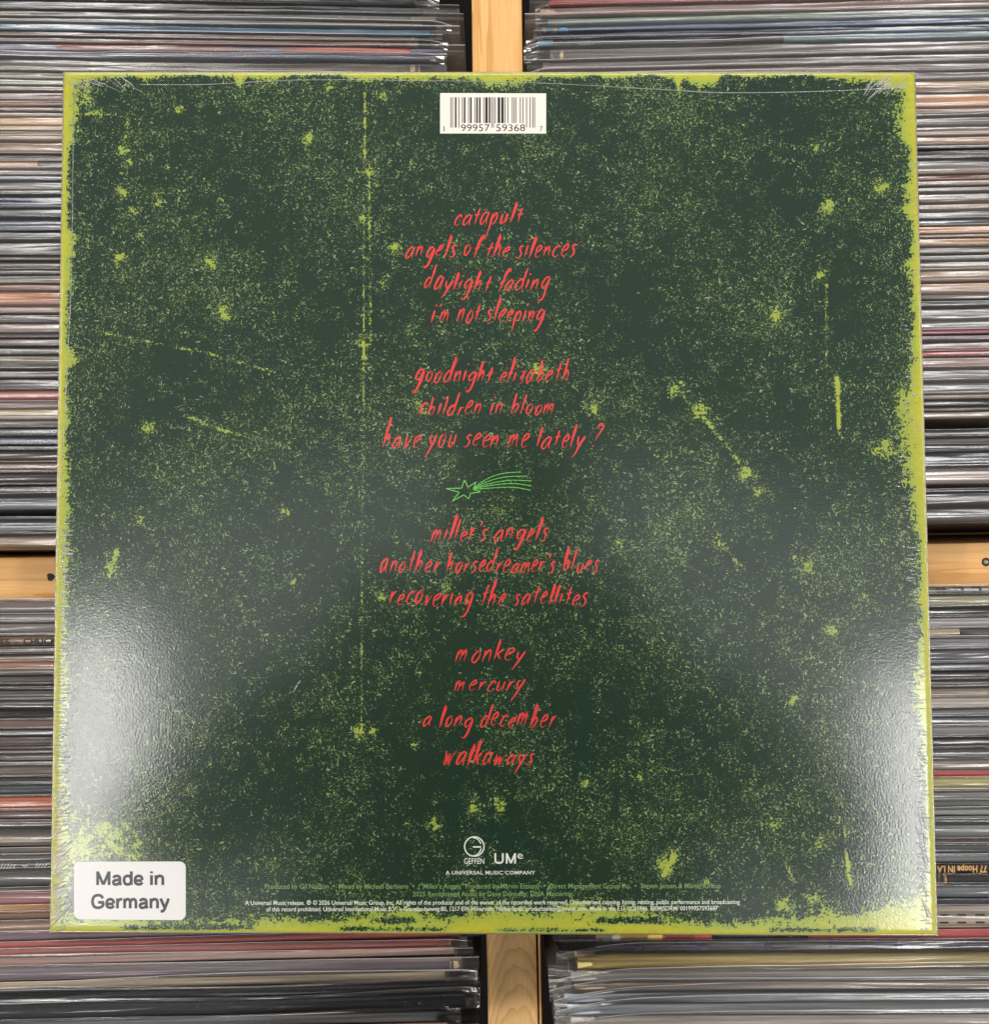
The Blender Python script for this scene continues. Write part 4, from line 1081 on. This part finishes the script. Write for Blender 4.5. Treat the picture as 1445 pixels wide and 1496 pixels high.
# --- shrink wrap: rolled film rim, seams and gathered wrinkles
def build_wrap():
    V, Fc = [], []
    rng = np.random.default_rng(5)
    def ridge(p0, p1, half, height, n=9, wob=0.0, z0=0.00006):
        """a raised crease of film from p0 to p1 (photo pixels); half width in px, height in metres"""
        t = np.linspace(0, 1, n)
        pth = np.array(p0)[None] * (1 - t)[:, None] + np.array(p1)[None] * t[:, None]
        d = np.array(p1, float) - np.array(p0, float)
        nr = np.array([-d[1], d[0]]) / (np.hypot(*d) + 1e-9)
        if wob:
            pth = pth + nr[None] * (rng.normal(0, wob, n))[:, None]
        prof = np.sin(np.clip(t, 0.02, .98) * math.pi) ** .7
        s = len(V)
        cs = [(-1, 0), (-.55, .75), (0, 1), (.55, .75), (1, 0)]
        for i in range(n):
            for c_, h_ in cs:
                q = pth[i] + nr * c_ * half * (0.35 + .65 * prof[i])
                a, b = lp(q[0], q[1])
                V.append((float(a), float(b), z0 + h_ * height * prof[i]))
        for i in range(n - 1):
            for j in range(4):
                Fc.append((s + i * 5 + j, s + i * 5 + j + 1, s + (i + 1) * 5 + j + 1, s + (i + 1) * 5 + j))
    def chain(pts, half, height):
        pth = spline(pts, 60)
        s = len(V)
        cs = [(-1, 0), (0, 1), (1, 0)]
        d = np.gradient(pth, axis=0); d /= np.hypot(d[:, 0], d[:, 1])[:, None]
        for i in range(len(pth)):
            w_ = half * (0.8 + .4 * rng.random())
            for c_, h_ in cs:
                q = pth[i] + np.array([-d[i, 1], d[i, 0]]) * c_ * w_
                a, b = lp(q[0], q[1])
                V.append((float(a), float(b), 0.00006 + h_ * height))
        for i in range(len(pth) - 1):
            for j in range(2):
                Fc.append((s + i * 3 + j, s + i * 3 + j + 1, s + (i + 1) * 3 + j + 1, s + (i + 1) * 3 + j))
    xl = lambda y: 92 - 19.5 * (y - 105) / 1257
    xr = lambda y: 1337.5 + 33 * (y - 105) / 1262
    # seams where the film is welded
    chain([(108, 122), (107, 200), (106, 300), (104, 420), (100, 500), (95, 600)], .9, .00022)
    chain([(95, 600), (88, 720), (84, 800), (80, 900)], .8, .0002)
    chain([(205, 124), (300, 124), (420, 118), (560, 117)], .6, .00014)
    chain([(560, 118), (760, 121), (960, 131), (1060, 136), (1200, 134), (1330, 128)], .7, .00016)
    # gathered wrinkles down the left and right sides
    y = 765.0
    while y < 1362:
        L = rng.uniform(7, 15) * (1.0 if y < 1000 else 1.5)
        x = xl(y) + rng.uniform(6, 11) - (4 if y > 950 else 0)
        tilt = (rng.uniform(-1, 2.5)) + (max(0, y - 1180) / 180) * rng.uniform(4, 14) * -1
        ridge((x, y), (x + L, y + tilt), rng.uniform(1.1, 2.0), rng.uniform(.0001, .00024))
        y += rng.uniform(3.5, 7.5)
    for (ya, yb, off, d_) in ((470, 640, 22, .5), (640, 800, 20, .7), (800, 1110, 25, 1.0), (1110, 1362, 18, 1.0)):
        y = float(ya)
        while y < yb:
            if rng.random() < d_:
                L = rng.uniform(4, 9) if y < 800 else rng.uniform(6, 17)
                x = xr(y) - rng.uniform(5, off) - (18 if 640 < y < 800 else 0)
                ridge((x, y), (x - L, y + rng.uniform(-2.5, 1.5)), rng.uniform(.9, 1.6), rng.uniform(.00008, .0002))
            y += rng.uniform(4, 8)
    # fans at the corners
    for _ in range(15):
        t = rng.random()
        x = 96 + t * 90; y = 108 + rng.uniform(0, 14)
        ridge((x, y), (x + rng.uniform(12, 34), y + rng.uniform(8, 20)), rng.uniform(.5, 1.0), rng.uniform(.0001, .0003))
    for _ in range(22):
        x = 1334 - rng.uniform(0, 60) ** 1.0; y = 108 + rng.uniform(0, 16)
        ridge((x, y), (x - rng.uniform(10, 26), y + rng.uniform(8, 24)), rng.uniform(.6, 1.2), rng.uniform(.0001, .0003))
    for _ in range(16):
        y = rng.uniform(150, 480)
        ridge((xr(y) - 4, y), (xr(y) - rng.uniform(8, 14), y + rng.uniform(1, 6)), .8, .0002)
    for _ in range(34):
        y = rng.uniform(1160, 1350)
        ridge((xl(y) + 4, y), (xl(y) + rng.uniform(14, 32), y - rng.uniform(8, 26)), rng.uniform(.9, 1.6), rng.uniform(.00008, .0002))
    for _ in range(26):
        y = rng.uniform(1200, 1355)
        ridge((xr(y) - rng.uniform(6, 22), y), (xr(y) - rng.uniform(16, 30), y - rng.uniform(14, 40)), rng.uniform(.9, 1.5), rng.uniform(.00008, .00018))
    ridge((428, 1012), (439, 993), 1.1, .0001)
    # rolled rim of film around the edge
    cor = [TL, TR, BR, BL]
    for q in range(4):
        A, B = np.array(cor[q], float), np.array(cor[(q + 1) % 4], float)
        n = 160
        out = {0: (0, -1), 1: (1, 0), 2: (0, 1), 3: (-1, 0)}[q]
        wv = smooth_noise(n, 40, 60 + q)
        s = len(V)
        for i in range(n):
            p = A + (B - A) * i / (n - 1)
            bul = (1.3 + .7 * wv[i]) * (1.0 if q in (1, 3) else .45)
            for f_, z_ in ((-2.2, .00002), (-0.8, .00004), (.4 * bul, -.0005), (1.0 * bul, -.0017), (.6 * bul, -.0036)):
                a, b = lp(p[0] + out[0] * f_, p[1] + out[1] * f_)
                V.append((float(a), float(b), z_ if f_ > -2 else -.00002))
        for i in range(n - 1):
            for j in range(4):
                Fc.append((s + i * 5 + j, s + i * 5 + j + 1, s + (i + 1) * 5 + j + 1, s + (i + 1) * 5 + j))
    me = mesh('shrink_wrap', V, Fc, True)
    bm = bmesh.new(); bm.from_mesh(me)
    bmesh.ops.recalc_face_normals(bm, faces=bm.faces[:])
    bm.to_mesh(me); bm.free()
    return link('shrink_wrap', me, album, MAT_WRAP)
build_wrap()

# ------------------------------------------------------------------ the photographer, seen as the dark shape mirrored in the film
MAT_CLOTH = simple('black_clothing', rgb(38, 38, 42), 0.9, 0, 0.1)
MAT_SKIN = simple('skin', rgb(176, 128, 104), 0.6)
def skin_body(name, verts, edges, radii, mat, parent, sub=1, root=0):
    me = bpy.data.meshes.new(name)
    me.from_pydata(verts, edges, [])
    o = bpy.data.objects.new(name, me)
    COL.objects.link(o)
    md = o.modifiers.new('skin', 'SKIN')
    ss = o.modifiers.new('sub', 'SUBSURF'); ss.levels = sub; ss.render_levels = sub
    for i, r in enumerate(radii):
        me.skin_vertices[0].data[i].radius = r if isinstance(r, tuple) else (r, r)
        me.skin_vertices[0].data[i].use_root = (i == root)
    bpy.context.view_layer.update()
    dg = bpy.context.evaluated_depsgraph_get()
    out = bpy.data.meshes.new_from_object(o.evaluated_get(dg))
    bpy.data.objects.remove(o); bpy.data.meshes.remove(me)
    out.materials.clear()
    out.polygons.foreach_set('use_smooth', [True] * len(out.polygons))
    return link(name, out, parent, mat)

person = thing('person', 'person in black clothes leaning over the album and holding a phone flat above it', 'person', (0, -0.85, 0.35))
def rel(v):
    return (v[0], v[1] + 0.85, v[2] - 0.35)
pv = [(0, -.76, .44), (0, -.56, .60), (0, -.36, .74), (0, -.12, .83), (.01, .0, .89),
      (-.19, -.12, .82), (-.32, -.20, .71), (-.15, -.06, .58), (.19, -.12, .82), (.32, -.20, .71), (.15, -.06, .58),
      (-.11, -.80, .32), (-.12, -.74, -.12), (-.12, -.82, -.52), (-.13, -.70, -.55), (.11, -.80, .32), (.12, -.74, -.12), (.12, -.82, -.52), (.13, -.70, -.55)]
pe = [(0, 1), (1, 2), (2, 3), (3, 4), (3, 5), (5, 6), (6, 7), (3, 8), (8, 9), (9, 10), (0, 11), (11, 12), (12, 13), (13, 14), (0, 15), (15, 16), (16, 17), (17, 18)]
pr = [.15, .17, .20, .15, .06, .075, .05, .034, .075, .05, .034, .09, .065, .045, .04, .09, .065, .045, .04]
skin_body('body', [rel(v) for v in pv], pe, pr, MAT_CLOTH, person, 2)
hd = [(.01, .0, .89), (.015, .06, .915), (.02, .13, .935), (.02, .19, .93)]
skin_body('head', [rel(v) for v in hd], [(0, 1), (1, 2), (2, 3)], [.05, .07, .09, .075], MAT_SKIN, person, 2)
hr = [(.015, .07, .985), (.02, .15, .985), (.02, .215, .95)]
skin_body('hair', [rel(v) for v in hr], [(0, 1), (1, 2)], [.06, .075, .06], MAT_CLOTH, person, 2)
for sgn in (-1, 1):
    hv = [(.15 * sgn, -.06, .58), (.112 * sgn, -.03, .556)]
    he = [(0, 1)]; hr_ = [.026, .024]
    for fi, (dx, dy, ln) in enumerate([(-.026, .004, .9), (-.026, .022, 1.0), (-.024, .040, .95), (-.020, .056, .8)]):
        b0 = len(hv)
        hv += [(.112 * sgn + (-.012) * sgn, -.03 + dy * .7, .545), (.112 * sgn - .030 * sgn * ln, -.026 + dy, .533), (.112 * sgn - .044 * sgn * ln, -.024 + dy, .5245)]
        he += [(1, b0), (b0, b0 + 1), (b0 + 1, b0 + 2)]; hr_ += [.010, .0085, .007]
    b0 = len(hv)
    hv += [(.108 * sgn, -.052, .545), (.088 * sgn, -.052, .534)]
    he += [(1, b0), (b0, b0 + 1)]; hr_ += [.011, .009]
    skin_body('hand', [rel(v) for v in hv], he, hr_, MAT_SKIN, person, 1)
phone = thing('phone', 'black phone held level in both hands above the album', 'phone', (0, -0.012, 0.509))
bm = bmesh.new()
bv = [bm.verts.new(v) for v in box_verts(-.074, .074, -.036, .036, -.0015, .0065)]
for f in BOXF:
    bm.faces.new([bv[i] for i in f])
bmesh.ops.bevel(bm, geom=bm.edges[:], offset=.0015, segments=2, affect='EDGES')
me = bpy.data.meshes.new('phone_body'); bm.to_mesh(me); bm.free()
link('phone_body', me, phone, simple('dark_phone_glass', rgb(30, 30, 34), 0.3))
